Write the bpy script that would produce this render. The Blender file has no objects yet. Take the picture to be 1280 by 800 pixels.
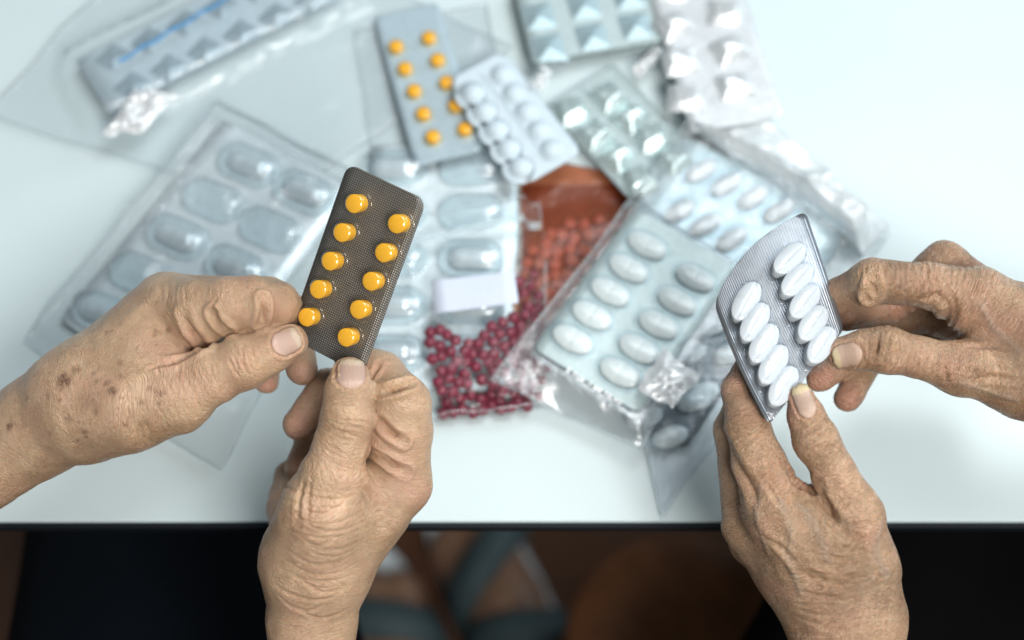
import bpy, bmesh, math, random
import numpy as np
from mathutils import Vector, Matrix

C = bpy.context.scene
COL = C.collection
# ---------------------------------------------------------------- camera, light, exposure
TH = math.radians(25.0)
CAM_H = 0.66
FPX = 50.0/36.0*1280.0
FWD = np.array([0, math.sin(TH), -math.cos(TH)])
UP = np.array([0, math.cos(TH), math.sin(TH)])
RT = np.array([1.0, 0, 0])
CAM = -FWD*(CAM_H/math.cos(TH))
cd = bpy.data.cameras.new('camera'); cam = bpy.data.objects.new('camera', cd); COL.objects.link(cam)
cam.location = CAM; cam.rotation_euler = (TH, 0, 0)
cd.lens = 50; cd.sensor_width = 36; cd.clip_start = 0.01; cd.clip_end = 50
cd.dof.use_dof = True; cd.dof.focus_distance = 0.598; cd.dof.aperture_fstop = 3.6
C.camera = cam
w = bpy.data.worlds.new('World'); C.world = w; w.use_nodes = True
w.node_tree.nodes['Background'].inputs[0].default_value = (0.80, 0.93, 1.0, 1)
w.node_tree.nodes['Background'].inputs[1].default_value = 0.16
C.view_settings.view_transform = 'Standard'; C.view_settings.look = 'None'
C.view_settings.exposure = 0.08; C.view_settings.gamma = 1.0
C.cycles.transparent_max_bounces = 32
C.cycles.max_bounces = 10
C.cycles.caustics_reflective = False; C.cycles.caustics_refractive = False
C.cycles.sample_clamp_indirect = 4.0

def area(name, loc, target, sx, sy, power, col):
    l = bpy.data.lights.new(name, 'AREA'); l.shape = 'RECTANGLE'; l.size = sx; l.size_y = sy
    l.energy = power; l.color = col
    o = bpy.data.objects.new(name, l); COL.objects.link(o); o.location = loc
    d = Vector(target)-Vector(loc); o.rotation_euler = d.to_track_quat('-Z', 'Y').to_euler()
    return o
area('ceiling_panel_light', (0.50, 0.36, 1.45), (0.0, 0.05, 0), 0.8, 0.8, 14.0, (0.96, 0.99, 1.0))
area('window_light', (1.7, 0.9, 0.75), (0, 0.05, 0.0), 1.0, 0.9, 15.5, (0.80, 0.93, 1.0))
area('room_light', (0.40, -0.80, 1.15), (0.05, -0.02, 0.0), 0.55, 0.45, 16.5, (1.0, 0.97, 0.93))

def pt(px, py, Z):
    """world point seen at photo pixel px,py at axial distance Z"""
    return CAM + Z*(FWD + (px-640)/FPX*RT + (400-py)/FPX*UP)
def pz(px, py, z=0.0):
    """world point where the sight line through px,py meets the height z"""
    d = FWD + (px-640)/FPX*RT + (400-py)/FPX*UP
    return CAM + d*((z-CAM[2])/d[2])

# ---------------------------------------------------------------- object helpers
def tag(o, label=None, cat=None, group=None, kind=None):
    if label: o['label'] = label
    if cat: o['category'] = cat
    if group: o['group'] = group
    if kind: o['kind'] = kind
    return o
def empty(name, loc=(0, 0, 0), M=None):
    o = bpy.data.objects.new(name, None); COL.objects.link(o); o.empty_display_size = .01
    if M is not None: o.matrix_world = M
    else: o.location = loc
    return o
def mesh(name, V, F, mat, smooth=True):
    me = bpy.data.meshes.new(name)
    me.from_pydata([tuple(map(float, v)) for v in V], [], [tuple(map(int, f)) for f in F])
    if mat is not None: me.materials.append(mat)
    if smooth: me.polygons.foreach_set('use_smooth', [True]*len(me.polygons))
    me.update()
    return me
def link(name, me, parent=None, M=None):
    o = bpy.data.objects.new(name, me); COL.objects.link(o)
    if parent is not None: o.parent = parent
    if M is not None: o.matrix_local = M
    return o

# ---------------------------------------------------------------- material helpers
class NT:
    def __init__(s, name):
        s.m = bpy.data.materials.new(name); s.m.use_nodes = True
        s.t = s.m.node_tree; s.n = s.t.nodes; s.n.clear()
        s.out = s.n.new('ShaderNodeOutputMaterial')
    def add(s, typ, **kw):
        nd = s.n.new(typ)
        for k, v in kw.items():
            if k.startswith('i_'): nd.inputs[k[2:].replace('_', ' ')].default_value = v
            else: setattr(nd, k, v)
        return nd
    def l(s, a, b): s.t.links.new(a, b)
    def tex(s): return s.add('ShaderNodeTexCoord')
    def noise(s, co, scale, detail=4, rough=.55, dist=0):
        nd = s.add('ShaderNodeTexNoise'); nd.inputs['Scale'].default_value = scale
        nd.inputs['Detail'].default_value = detail; nd.inputs['Roughness'].default_value = rough
        nd.inputs['Distortion'].default_value = dist
        if co is not None: s.l(co, nd.inputs['Vector'])
        return nd.outputs['Fac']
    def math(s, op, a, b=None, clamp=False):
        nd = s.add('ShaderNodeMath', operation=op); nd.use_clamp = clamp
        for i, x in enumerate((a, b)):
            if x is None: continue
            if isinstance(x, (int, float)): nd.inputs[i].default_value = x
            else: s.l(x, nd.inputs[i])
        return nd.outputs[0]
    def ramp(s, f, stops):
        nd = s.add('ShaderNodeValToRGB'); e = nd.color_ramp.elements
        while len(e) < len(stops): e.new(.5)
        for k, (p, c) in enumerate(stops):
            e[k].position = p; e[k].color = (*c, 1) if len(c) == 3 else c
        s.l(f, nd.inputs[0]); return nd.outputs[0]
    def mix(s, f, a, b):
        nd = s.add('ShaderNodeMix', data_type='RGBA')
        for i, x in ((0, f), (6, a), (7, b)):
            if isinstance(x, (int, float)): nd.inputs[i].default_value = x
            elif isinstance(x, tuple): nd.inputs[i].default_value = (*x, 1)
            else: s.l(x, nd.inputs[i])
        return nd.outputs[2]
    def bump(s, h, strength=.3, dist=.001, normal=None):
        nd = s.add('ShaderNodeBump'); nd.inputs['Strength'].default_value = strength
        nd.inputs['Distance'].default_value = dist; s.l(h, nd.inputs['Height'])
        if normal is not None: s.l(normal, nd.inputs['Normal'])
        return nd.outputs[0]
    def bsdf(s, col=(.8, .8, .8), rough=.5, metal=0, spec=.5, **kw):
        nd = s.add('ShaderNodeBsdfPrincipled')
        if isinstance(col, tuple): nd.inputs['Base Color'].default_value = (*col, 1)
        else: s.l(col, nd.inputs['Base Color'])
        if isinstance(rough, (int, float)): nd.inputs['Roughness'].default_value = rough
        else: s.l(rough, nd.inputs['Roughness'])
        nd.inputs['Metallic'].default_value = metal; nd.inputs['Specular IOR Level'].default_value = spec
        for k, v in kw.items():
            nd.inputs[k.replace('_', ' ')].default_value = v
        s.l(nd.outputs[0], s.out.inputs[0]); return nd

def simple(name, col, rough=.5, metal=0, spec=.5, nscale=300, namp=.06, bump=.0, bscale=800, **kw):
    t = NT(name); co = t.tex().outputs['Object']
    f = t.noise(co, nscale, 5)
    c2 = tuple(max(0, x*(1-namp*2)) for x in col); c3 = tuple(min(1, x*(1+namp)) for x in col)
    b = t.bsdf(t.ramp(f, [(.3, c2), (.7, c3)]), rough, metal, spec, **kw)
    if bump: t.l(t.bump(t.noise(co, bscale, 4), bump, .0006), b.inputs['Normal'])
    return t.m

def film(name, tint=(.96, .985, 1.0), haze=.06, hazecol=(.85, .93, .95), rough=.10, ior=1.5, bump=.25, bscale=60, gloss=1.0):
    """thin clear plastic: mostly lets light straight through, glossy by its facing, a little milky"""
    t = NT(name); co = t.tex().outputs['Object']
    tr = t.add('ShaderNodeBsdfTransparent'); tr.inputs[0].default_value = (*tint, 1)
    gl = t.add('ShaderNodeBsdfGlossy'); gl.inputs[0].default_value = (1, 1, 1, 1); gl.inputs['Roughness'].default_value = rough
    df = t.add('ShaderNodeBsdfDiffuse'); df.inputs[0].default_value = (*hazecol, 1)
    fr = t.add('ShaderNodeLayerWeight'); fr.inputs[0].default_value = .5
    h = t.noise(co, bscale, 6, .6, .6)
    nb = t.bump(h, bump, .004)
    t.l(nb, gl.inputs['Normal']); t.l(nb, fr.inputs['Normal'])
    sch = t.math('ADD', t.math('MULTIPLY', t.math('POWER', fr.outputs['Facing'], 5.0), .80), .028)
    m1 = t.add('ShaderNodeMixShader'); m2 = t.add('ShaderNodeMixShader')
    h2 = t.noise(co, 25, 5, .6, 1.0)
    t.l(t.math('MULTIPLY', t.ramp(h2, [(.25, (.5, .5, .5)), (.75, (1.4, 1.4, 1.4))]), haze), m1.inputs[0])
    t.l(tr.outputs[0], m1.inputs[1]); t.l(df.outputs[0], m1.inputs[2])
    t.l(t.math('MULTIPLY', sch, 1.5*gloss, True), m2.inputs[0])
    t.l(m1.outputs[0], m2.inputs[1]); t.l(gl.outputs[0], m2.inputs[2])
    t.l(m2.outputs[0], t.out.inputs[0])
    return t.m
# ---------------------------------------------------------------- hands: one continuous surface each, grown from a distance field
Z0 = 0.600
def hp(px, py, dz): return pt(px, py, Z0+dz*.001)
def hr(r, dz): return r/FPX*(Z0+dz*.001)

def vnoise(P, seed=0):
    """smooth value noise in 3-D, -1..1"""
    Pi = np.floor(P).astype(np.int64); f = P-Pi; f = f*f*(3-2*f)
    def h(ix, iy, iz):
        n = (ix*374761393 + iy*668265263 + iz*2147483647 + seed*974711) & 0xffffffff
        n = ((n ^ (n >> 13))*1274126177) & 0xffffffff
        n = (n ^ (n >> 16)) & 0xffff
        return n/32767.5-1
    r = 0
    for dx in (0, 1):
        wx = f[:, 0] if dx else 1-f[:, 0]
        for dy in (0, 1):
            wy = f[:, 1] if dy else 1-f[:, 1]
            for dz in (0, 1):
                wz = f[:, 2] if dz else 1-f[:, 2]
                r = r+wx*wy*wz*h(Pi[:, 0]+dx, Pi[:, 1]+dy, Pi[:, 2]+dz)
    return r

def cone_d(P, c):
    a, b, ra, rb = c
    ab = b-a; L2 = max(float(ab@ab), 1e-12)
    t = np.clip((P@ab - a@ab)/L2, 0, 1)
    q = P - a - t[:, None]*ab
    return np.sqrt((q*q).sum(1)) - (ra+(rb-ra)*t)
def smin(a, b, k):
    h = np.clip(.5+.5*(b-a)/k, 0, 1)
    return b+(a-b)*h-k*h*(1-h)

class Hand:
    """groups: list of (k_inside, k_join, [(p, q), ...]) with p, q = (px, py, dz mm, radius px)"""
    def __init__(s, groups):
        s.groups = []; s.bones = []
        for ki, kj, segs in groups:
            cs = []
            for p, q in segs:
                c = (hp(*p[:3]), hp(*q[:3]), hr(p[3], p[2]), hr(q[3], q[2]))
                cs.append(c); s.bones.append(c)
            s.groups.append((ki*.001, kj*.001, cs))
    def sdf(s, P):
        tot = None
        for ki, kj, cs in s.groups:
            g = None
            for c in cs:
                d = cone_d(P, c); g = d if g is None else smin(g, d, ki)
            tot = g if tot is None else smin(tot, g, kj)
        return tot
    def normal(s, P, e=4e-4):
        g = np.stack([s.sdf(P+e*np.eye(3)[i])-s.sdf(P-e*np.eye(3)[i]) for i in range(3)], 1)
        return g/np.maximum(np.linalg.norm(g, axis=1, keepdims=True), 1e-9)
    def march(s, pxs):
        """first surface points along the sight lines through photo pixels"""
        D = np.array([FWD+(x-640)/FPX*RT+(400-y)/FPX*UP for x, y in pxs]); D /= np.linalg.norm(D, axis=1, keepdims=True)
        t = np.full(len(D), .40)
        for _ in range(90):
            d = s.sdf(CAM+D*t[:, None]); t = t+np.clip(d, -.004, .02)*.8
        return CAM+D*t[:, None], np.abs(d) < 1e-3

def surface_nets(f, lo, h):
    nx, ny, nz = f.shape
    ins = f < 0
    c = np.zeros((nx-1, ny-1, nz-1), int)
    for dx in (0, 1):
        for dy in (0, 1):
            for dz in (0, 1): c += ins[dx:nx-1+dx, dy:ny-1+dy, dz:nz-1+dz]
    act = (c > 0) & (c < 8)
    idx = -np.ones(act.shape, int); I, J, K = np.nonzero(act); idx[I, J, K] = np.arange(len(I))
    acc = np.zeros((len(I), 3)); cnt = np.zeros(len(I))
    cor = [(a, b, d) for a in (0, 1) for b in (0, 1) for d in (0, 1)]
    for i, p in enumerate(cor):
        for q in cor[i+1:]:
            if sum(abs(x-y) for x, y in zip(p, q)) != 1: continue
            fa = f[I+p[0], J+p[1], K+p[2]]; fb = f[I+q[0], J+q[1], K+q[2]]
            m = (fa < 0) != (fb < 0); t = np.where(m, fa/np.where(m, fa-fb, 1), 0)
            pa = np.array(p); pb = np.array(q)
            acc += m[:, None]*(pa+t[:, None]*(pb-pa)); cnt += m
    V = lo+h*(np.stack([I, J, K], 1)+acc/cnt[:, None])
    F = []
    for ax in range(3):
        sl0 = [slice(0, -1)]*3; sl1 = [slice(0, -1)]*3
        sl0[ax] = slice(0, f.shape[ax]-1); sl1[ax] = slice(1, f.shape[ax])
        u, v = (ax+1) % 3, (ax+2) % 3
        for k in (u, v): sl0[k] = slice(1, f.shape[k]-1); sl1[k] = slice(1, f.shape[k]-1)
        a = ins[tuple(sl0)]; b = ins[tuple(sl1)]
        for flip in (False, True):
            m = (a & ~b) if not flip else (~a & b)
            E = np.stack(np.nonzero(m), 1); E[:, u] += 1; E[:, v] += 1
            if not len(E): continue
            eu = np.eye(3, dtype=int)[u]; ev = np.eye(3, dtype=int)[v]
            q = [idx[tuple((E-eu*i-ev*j).T)] for i, j in ((0, 0), (1, 0), (1, 1), (0, 1))]
            q = np.stack(q, 1)
            F.append(q if not flip else q[:, ::-1])
    F = np.concatenate(F)
    F = F[(F >= 0).all(1)]
    return V, F

def quad_normals(V, F):
    fn = np.cross(V[F[:, 2]]-V[F[:, 0]], V[F[:, 3]]-V[F[:, 1]])
    N = np.stack([sum(np.bincount(F[:, i], fn[:, k], len(V)) for i in range(4)) for k in range(3)], 1)
    return N/np.maximum(np.linalg.norm(N, axis=1, keepdims=True), 1e-12)

def subdivide(V, F):
    E = np.sort(np.concatenate([F[:, [i, (i+1) % 4]] for i in range(4)]), 1)
    key = E[:, 0].astype(np.int64)*len(V)+E[:, 1]
    uq, inv = np.unique(key, return_inverse=True)
    a, b = uq//len(V), uq % len(V)
    em = (V[a]+V[b])/2; fc = V[F].mean(1)
    n, m, k = len(V), len(uq), len(F)
    ei = inv.reshape(4, k)+n; ci = np.arange(k)+n+m
    F2 = np.concatenate([np.stack([F[:, i], ei[i], ci, ei[(i-1) % 4]], 1) for i in range(4)])
    return np.concatenate([V, em, fc]), F2

def seg_dist(P, Q):
    """distance from points P to polyline Q"""
    d = np.full(len(P), 1e9)
    for a, b in zip(Q[:-1], Q[1:]):
        ab = b-a; L2 = max(ab@ab, 1e-14); t = np.clip(((P-a)@ab)/L2, 0, 1)
        q = P-a-t[:, None]*ab; d = np.minimum(d, np.sqrt((q*q).sum(1)))
    return d
def dense(pl, step=4):
    o = []
    for (x0, y0), (x1, y1) in zip(pl[:-1], pl[1:]):
        n = max(1, int(math.hypot(x1-x0, y1-y0)/step))
        o += [(x0+(x1-x0)*i/n, y0+(y1-y0)*i/n) for i in range(n)]
    return o+[pl[-1]]
def smooth_pl(pl):
    for _ in range(2):
        q = [pl[0]]
        for a, b in zip(pl[:-1], pl[1:]):
            q += [(a[0]*.75+b[0]*.25, a[1]*.75+b[1]*.25), (a[0]*.25+b[0]*.75, a[1]*.25+b[1]*.75)]
        pl = q+[pl[-1]]
    return pl
def knuckle(cx, cy, ang, half, n, span, depth, width, seed, bow=.25):
    """fine transverse folds over a joint whose finger runs at ang degrees (photo plane)"""
    r = random.Random(seed); a = math.radians(ang); ax = (math.cos(a), math.sin(a)); tx = (-ax[1], ax[0]); out = []
    for i in range(n):
        o = (i/(max(1, n-1))-.5)*span+r.uniform(-2, 2); hl = half*r.uniform(.45, 1.0)*(1-.5*abs(o)/span)
        off = r.uniform(-.25, .25)*half; sl = r.uniform(-.25, .25)
        pl = []
        for k in range(7):
            s_ = (k/6*2-1)*hl; b = o*(1+bow*(s_/half)**2)+sl*s_*.6+r.uniform(-1.2, 1.2)
            pl.append((cx+tx[0]*(s_+off)+ax[0]*b, cy+tx[1]*(s_+off)+ax[1]*b))
        out.append((pl, depth*r.uniform(.5, 1.1), width*r.uniform(.7, 1.2)))
    return out

def skin_material(name, base, dark, red, rough, wr):
    t = NT(name)
    co = t.tex().outputs['Object']
    sk = t.add('ShaderNodeAttribute', attribute_name='skin_run').outputs['Vector']
    at = t.add('ShaderNodeAttribute', attribute_name='skin_tone')
    sp = t.add('ShaderNodeSeparateColor'); t.l(at.outputs['Color'], sp.inputs[0])
    n1 = t.noise(co, 70, 6, .62); n2 = t.noise(co, 330, 5, .6); n3 = t.noise(sk, 420, 4, .6)
    c = t.mix(t.ramp(n1, [(.30, (0, 0, 0)), (.72, (1, 1, 1))]), base, dark)
    c = t.mix(t.math('MULTIPLY', t.ramp(n2, [(.42, (0, 0, 0)), (.75, (1, 1, 1))]), .28), c, tuple(x*.72 for x in dark))
    c = t.mix(t.math('MULTIPLY', t.ramp(n3, [(.5, (0, 0, 0)), (.8, (1, 1, 1))]), .25), c, tuple(min(1, x*1.25) for x in base))
    c = t.mix(t.math('MULTIPLY', t.ramp(t.noise(co, 38, 4, .6, .5), [(.45, (0, 0, 0)), (.72, (1, 1, 1))]), .38), c, red)
    c = t.mix(t.math('MULTIPLY', sp.outputs[1], .8), c, red)
    c = t.mix(t.math('MULTIPLY', at.outputs['Alpha'], .38), c, (base[0]*.62, base[1]*.78, base[2]*.98))
    c = t.mix(t.math('MULTIPLY', sp.outputs[0], t.ramp(t.noise(co, 600, 4, .7), [(.3, (.25, .25, .25)), (.6, (1, 1, 1))])), c, (dark[0]*.36, dark[1]*.27, dark[2]*.24))
    b = t.bsdf(c, t.ramp(n2, [(.3, (rough-.08,)*3), (.7, (rough+.10,)*3)]), 0, .62)
    b.inputs['Subsurface Weight'].default_value = .42
    b.inputs['Subsurface Radius'].default_value = (1.0, .35, .18)
    b.inputs['Subsurface Scale'].default_value = .0014
    # crinkled net of skin lines running across the limb, then pores
    v1 = t.add('ShaderNodeTexVoronoi', feature='DISTANCE_TO_EDGE'); v1.inputs['Scale'].default_value = 700
    mx = t.add('ShaderNodeVectorMath', operation='ADD')
    nn = t.add('ShaderNodeTexNoise'); nn.inputs['Scale'].default_value = 260; t.l(sk, nn.inputs['Vector'])
    sc = t.add('ShaderNodeVectorMath', operation='SCALE'); t.l(nn.outputs['Color'], sc.inputs[0]); sc.inputs['Scale'].default_value = .0030
    t.l(sk, mx.inputs[0]); t.l(sc.outputs[0], mx.inputs[1]); t.l(mx.outputs[0], v1.inputs['Vector'])
    v2 = t.add('ShaderNodeTexVoronoi', feature='DISTANCE_TO_EDGE'); v2.inputs['Scale'].default_value = 1100; t.l(co, v2.inputs['Vector'])
    h1 = t.math('MINIMUM', v1.outputs['Distance'], .22); h2 = t.math('MINIMUM', v2.outputs['Distance'], .18)
    wave = t.noise(mx.outputs[0], 620, 5, .65)
    wa = t.math('MULTIPLY', wave, t.math('ADD', sp.outputs[2], .35))
    nb = t.bump(wa, min(1, .7*wr), .0013)
    nb = t.bump(h1, min(1, .55*wr), .0015, nb)
    nb = t.bump(h2, .16, .0008, nb)
    t.l(nb, b.inputs['Normal'])
    return t.m

def nail_material(name, plate, edge):
    t = NT(name); uv = t.tex().outputs['UV']
    s = t.add('ShaderNodeSeparateXYZ'); t.l(uv, s.inputs[0])
    co = t.add('ShaderNodeMapping'); co.inputs['Scale'].default_value = (26, 1.2, 1); t.l(uv, co.inputs[0])
    ridges = t.noise(co.outputs[0], 1.6, 3)
    arch = t.math('ADD', s.outputs[1], t.math('MULTIPLY', t.math('POWER', t.math('ABSOLUTE', t.math('SUBTRACT', s.outputs[0], .5)), 2), -.35))
    moon = tuple(min(1, x*1.15) for x in plate)
    c = t.ramp(arch, [(0, moon), (.16, moon), (.24, plate), (.74, plate), (.80, edge), (1, edge)])
    c = t.mix(t.math('MULTIPLY', ridges, .5), c, tuple(x*.75 for x in plate))
    b = t.bsdf(c, .33, 0, .5); b.inputs['Subsurface Weight'].default_value = .3; b.inputs['Subsurface Radius'].default_value = (1, .5, .4); b.inputs['Subsurface Scale'].default_value = .001
    b.inputs['Coat Weight'].default_value = .15; b.inputs['Coat Roughness'].default_value = .2
    t.l(t.bump(ridges, .5, .0007), b.inputs['Normal'])
    return t.m

def make_hand(name, label, cat, H, mat, nail_mat, creases=(), spots=(), reds=(), nails=(), wamp=.20, vox=.0013, seed=1, rough_zones=(), ridge=()):
    rs = np.random.RandomState(seed)
    pts = np.array([p for c in H.bones for p in (c[0], c[1])]); rad = max(max(c[2], c[3]) for c in H.bones)
    lo = pts.min(0)-rad-.004; hi = pts.max(0)+rad+.004
    n = np.ceil((hi-lo)/vox).astype(int)+1
    gx, gy, gz = (lo[i]+vox*np.arange(n[i]) for i in range(3))
    f = np.empty(n)
    G2 = np.stack(np.meshgrid(gy, gz, indexing='ij'), -1).reshape(-1, 2)
    step = max(1, int(200000//len(G2)))
    for i in range(0, n[0], step):
        k = min(step, n[0]-i)
        P = np.concatenate([np.concatenate([np.full((len(G2), 1), gx[i+j]), G2], 1) for j in range(k)])
        f[i:i+k] = H.sdf(P).reshape(k, n[1], n[2])
    V, F = surface_nets(f, lo, vox)
    V, F = subdivide(V, F)
    for _ in range(2):
        N = quad_normals(V, F); V = V-N*np.clip(H.sdf(V), -.001, .001)[:, None]
    N = quad_normals(V, F)
    # march every traced line and dot in one go
    lines = [dense(smooth_pl(list(pl)), 4) for pl, _, _ in list(creases)+list(ridge)]
    dots = [(x[0], x[1]) for x in list(rough_zones)+list(spots)+list(reds)]
    allp = [p for q in lines for p in q]+dots
    AQ, AO = H.march(allp)
    marched = {}; i0 = 0
    for k, q in enumerate(lines):
        marched[k] = AQ[i0:i0+len(q)][AO[i0:i0+len(q)]]; i0 += len(q)
    dotp = AQ[i0:]
    n_rz, n_sp = len(rough_zones), len(spots)
    # skin coordinates squeezed along each limb, so that lines run across it
    wsum = np.zeros(len(V)); S = np.zeros((len(V), 3))
    for c in H.bones:
        d = cone_d(V, c); wt = np.exp(-np.maximum(d, 0)/.0035)+1e-9; a = c[1]-c[0]; L = np.linalg.norm(a)
        a = a/L if L > 1e-6 else np.array([0, 0, 1.0])
        S += wt[:, None]*(V*.62+(V@a)[:, None]*a*(1.9-.62)); wsum += wt
    S /= wsum[:, None]
    disp = np.zeros(len(V)); tone = np.zeros((len(V), 3)); vein = np.zeros(len(V))
    tone[:, 2] = .45
    for k, (px, py, r, amt) in enumerate(rough_zones):
        d = np.linalg.norm(V-dotp[k], axis=1); tone[:, 2] += amt*np.exp(-(d/(r/FPX*Z0))**2)
    tone[:, 2] = np.clip(tone[:, 2], 0, 1)
    wv = vnoise(S*330, seed)*.6+vnoise(S*620, seed+3)*.4
    disp += -np.abs(wv)*.001*wamp*(tone[:, 2]*1.5+.25)+.001*wamp*.30
    disp += vnoise(V*95, seed+7)*.0005+vnoise(V*220, seed+8)*.0002
    for k, (pl, dep, wid) in enumerate(creases):
        Q = marched[k]
        if len(Q) < 2: continue
        lo_, hi_ = Q.min(0)-.006, Q.max(0)+.006
        m = np.nonzero(((V > lo_) & (V < hi_)).all(1))[0]
        if not len(m): continue
        d = seg_dist(V[m], Q); wd = wid*.001
        L = np.linalg.norm(np.diff(Q, axis=0), axis=1).sum()
        e = np.linalg.norm(V[m]-Q[0], axis=1); e2 = np.linalg.norm(V[m]-Q[-1], axis=1)
        fade = np.clip(np.minimum(e, e2)/(L*.38)+.06, 0, 1)
        big = 1.0 if dep > .8 else 0.0
        disp[m] += (-dep*(1-.35*big)*np.exp(-(d/wd)**2)-dep*.45*big*np.exp(-(d/(wd*2.6))**2)+dep*(.32+.28*big)*np.exp(-((d-wd*(2.0+1.6*big))/(wd*(1+.8*big)))**2))*.00135*fade
    for k, (pl, dep, wid) in enumerate(ridge):
        Q = marched[k+len(creases)]
        if len(Q) < 2: continue
        m = np.nonzero(((V > Q.min(0)-.012) & (V < Q.max(0)+.012)).all(1))[0]
        d = seg_dist(V[m], Q); disp[m] += dep*.001*np.exp(-(d/(wid*.001))**2)
        if wid < 2: vein[m] = np.maximum(vein[m], np.exp(-(d/(wid*.0013))**2))
    vn = 1+.35*vnoise(V*500, seed+11)
    for k, (px, py, r, amt) in enumerate(spots):
        d = np.linalg.norm(V-dotp[n_rz+k], axis=1)*vn; rr = r/FPX*Z0
        tone[:, 0] = np.maximum(tone[:, 0], amt*np.clip(1.6-d/rr*1.3, 0, 1))
    for k, (px, py, r, amt) in enumerate(reds):
        d = np.linalg.norm(V-dotp[n_rz+n_sp+k], axis=1); tone[:, 1] = np.maximum(tone[:, 1], amt*np.exp(-(d/(r/FPX*Z0))**2))
    root = empty(name, tuple(V.mean(0)*[1, 1, 0]+[0, 0, V[:, 2].min()]))
    tag(root, label, cat)
    base = np.array(root.location)
    # nails: a plate lying in a shallow bed
    plates = []
    for (cx, cy, ang, ln, wd, tip) in nails:
        a = math.radians(ang); ax = np.array([math.cos(a), math.sin(a)]); tx = np.array([-ax[1], ax[0]])
        nu, nv = 15, 17; q = []
        for j in range(nv):
            v = j/(nv-1)*2-1
            hw = wd/2*(1-.12*max(0, -v)**2)*(1-.30*abs(v)**5)*(1+.03*math.sin(v*9+cx))
            for i in range(nu):
                u = i/(nu-1)*2-1
                s_ = v*ln/2*(1-.13*u*u+.03*math.sin(u*7+cy)+.02*math.sin(u*15)) if v > 0 else v*ln/2*(1-.22*u*u)
                p = np.array([cx, cy])+ax*s_+tx*u*hw; q.append(tuple(p))
        Q, ok = H.march(q); NQ = H.normal(Q, 2e-3)
        good = ok
        # keep the plate smooth: relax the marched points
        Qg = Q.reshape(nv, nu, 3); ring = np.concatenate([Qg[0], Qg[:, -1], Qg[-1][::-1], Qg[::-1, 0]])
        m = np.nonzero(((V > Q.min(0)-.006) & (V < Q.max(0)+.006)).all(1))[0]
        d = np.full(len(m), 1e9)
        d = seg_dist(V[m], ring)
        disp[m] += -.00055*np.exp(-(d/.0006)**2)+.00035*np.exp(-((d-.0016)/.0008)**2)
        inn = np.min(np.linalg.norm(V[m][:, None]-Q[None, ::3], axis=2), axis=1)
        disp[m] = np.where(inn < .0012, np.minimum(disp[m], -.0002), disp[m])
        plates.append((Qg, NQ.reshape(nv, nu, 3), nu, nv, tip))
    V2 = V+N*disp[:, None]
    me = mesh('skin', V2-base, F, mat)
    at = me.attributes.new('skin_run', 'FLOAT_VECTOR', 'POINT'); at.data.foreach_set('vector', S.astype(np.float32).ravel())
    ct = me.attributes.new('skin_tone', 'FLOAT_COLOR', 'POINT')
    ct.data.foreach_set('color', np.concatenate([tone, vein[:, None]], 1).astype(np.float32).ravel())
    body = link('skin', me, root)
    for Qg, NQ, nu, nv, tip in plates:
        lift = np.zeros((nv, nu))
        for j in range(nv):
            for i in range(nu):
                u = i/(nu-1)*2-1; v = j/(nv-1)*2-1
                lift[j, i] = .00042*(1-abs(u)**4)*(1-(max(0, -v))**6)-.0001+(tip*.001*max(0, v)**3)
        T = Qg+NQ*lift[..., None]; B = T-NQ*.0005
        VV = np.concatenate([T.reshape(-1, 3), B.reshape(-1, 3)])-base; k = nu*nv; FF = []
        for j in range(nv-1):
            for i in range(nu-1):
                a0 = j*nu+i; FF.append((a0, a0+1, a0+nu+1, a0+nu)); FF.append((k+a0, k+a0+nu, k+a0+nu+1, k+a0+1))
        bd = [j for j in range(nu)]+[j*nu+nu-1 for j in range(1, nv)]+[(nv-1)*nu+i for i in range(nu-2, -1, -1)]+[j*nu for j in range(nv-2, 0, -1)]
        for x, y in zip(bd, bd[1:]+bd[:1]): FF.append((x, k+x, k+y, y))
        nm = mesh('nail', VV, FF, nail_mat)
        uvl = nm.uv_layers.new(name='UVMap')
        for lp in nm.loops:
            vi = lp.vertex_index % k; uvl.data[lp.index].uv = ((vi % nu)/(nu-1), (vi//nu)/(nv-1))
        bm = bmesh.new(); bm.from_mesh(nm); bmesh.ops.recalc_face_normals(bm, faces=bm.faces); bm.to_mesh(nm); bm.free()
        link('nail', nm, root)
    return root
# ================================================================= table
def box_mesh(name, lo, hi, mat, bev=.0):
    bm = bmesh.new(); bmesh.ops.create_cube(bm, size=1)
    for v in bm.verts: v.co = Vector([lo[i]+(v.co[i]+.5)*(hi[i]-lo[i]) for i in range(3)])
    if bev: bmesh.ops.bevel(bm, geom=list(bm.edges), offset=bev, segments=3, affect='EDGES', profile=.5)
    me = bpy.data.meshes.new(name); bm.to_mesh(me); bm.free(); me.materials.append(mat); return me
EDGE_Y = float(pz(640, 656, 0)[1])
t = NT('white_laminate'); co = t.tex().outputs['Object']
b = t.bsdf(t.ramp(t.noise(co, 14, 5), [(.3, (.60, .70, .715)), (.7, (.625, .725, .74))]), t.ramp(t.noise(co, 60, 5), [(.3, (.29,)*3), (.7, (.31,)*3)]), 0, .42)
t.l(t.bump(t.noise(co, 900, 3), .03, .0004), b.inputs['Normal']); M_table = t.m
M_edge = simple('dark_edge_band', (.005, .008, .012), .6, spec=.25)
table = tag(empty('table', (0, EDGE_Y, -.007)), 'white laminate table with a thin dark edge band, holding all the medicine packs', 'table')
link('table_top', box_mesh('table_top', (-.62, .0015, .0005), (.62, .74, .007), M_table, .0008), table)
link('edge_band', box_mesh('edge_band', (-.62, -.0012, 0), (.62, .0012, .0063), M_edge, .0005), table)
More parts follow.
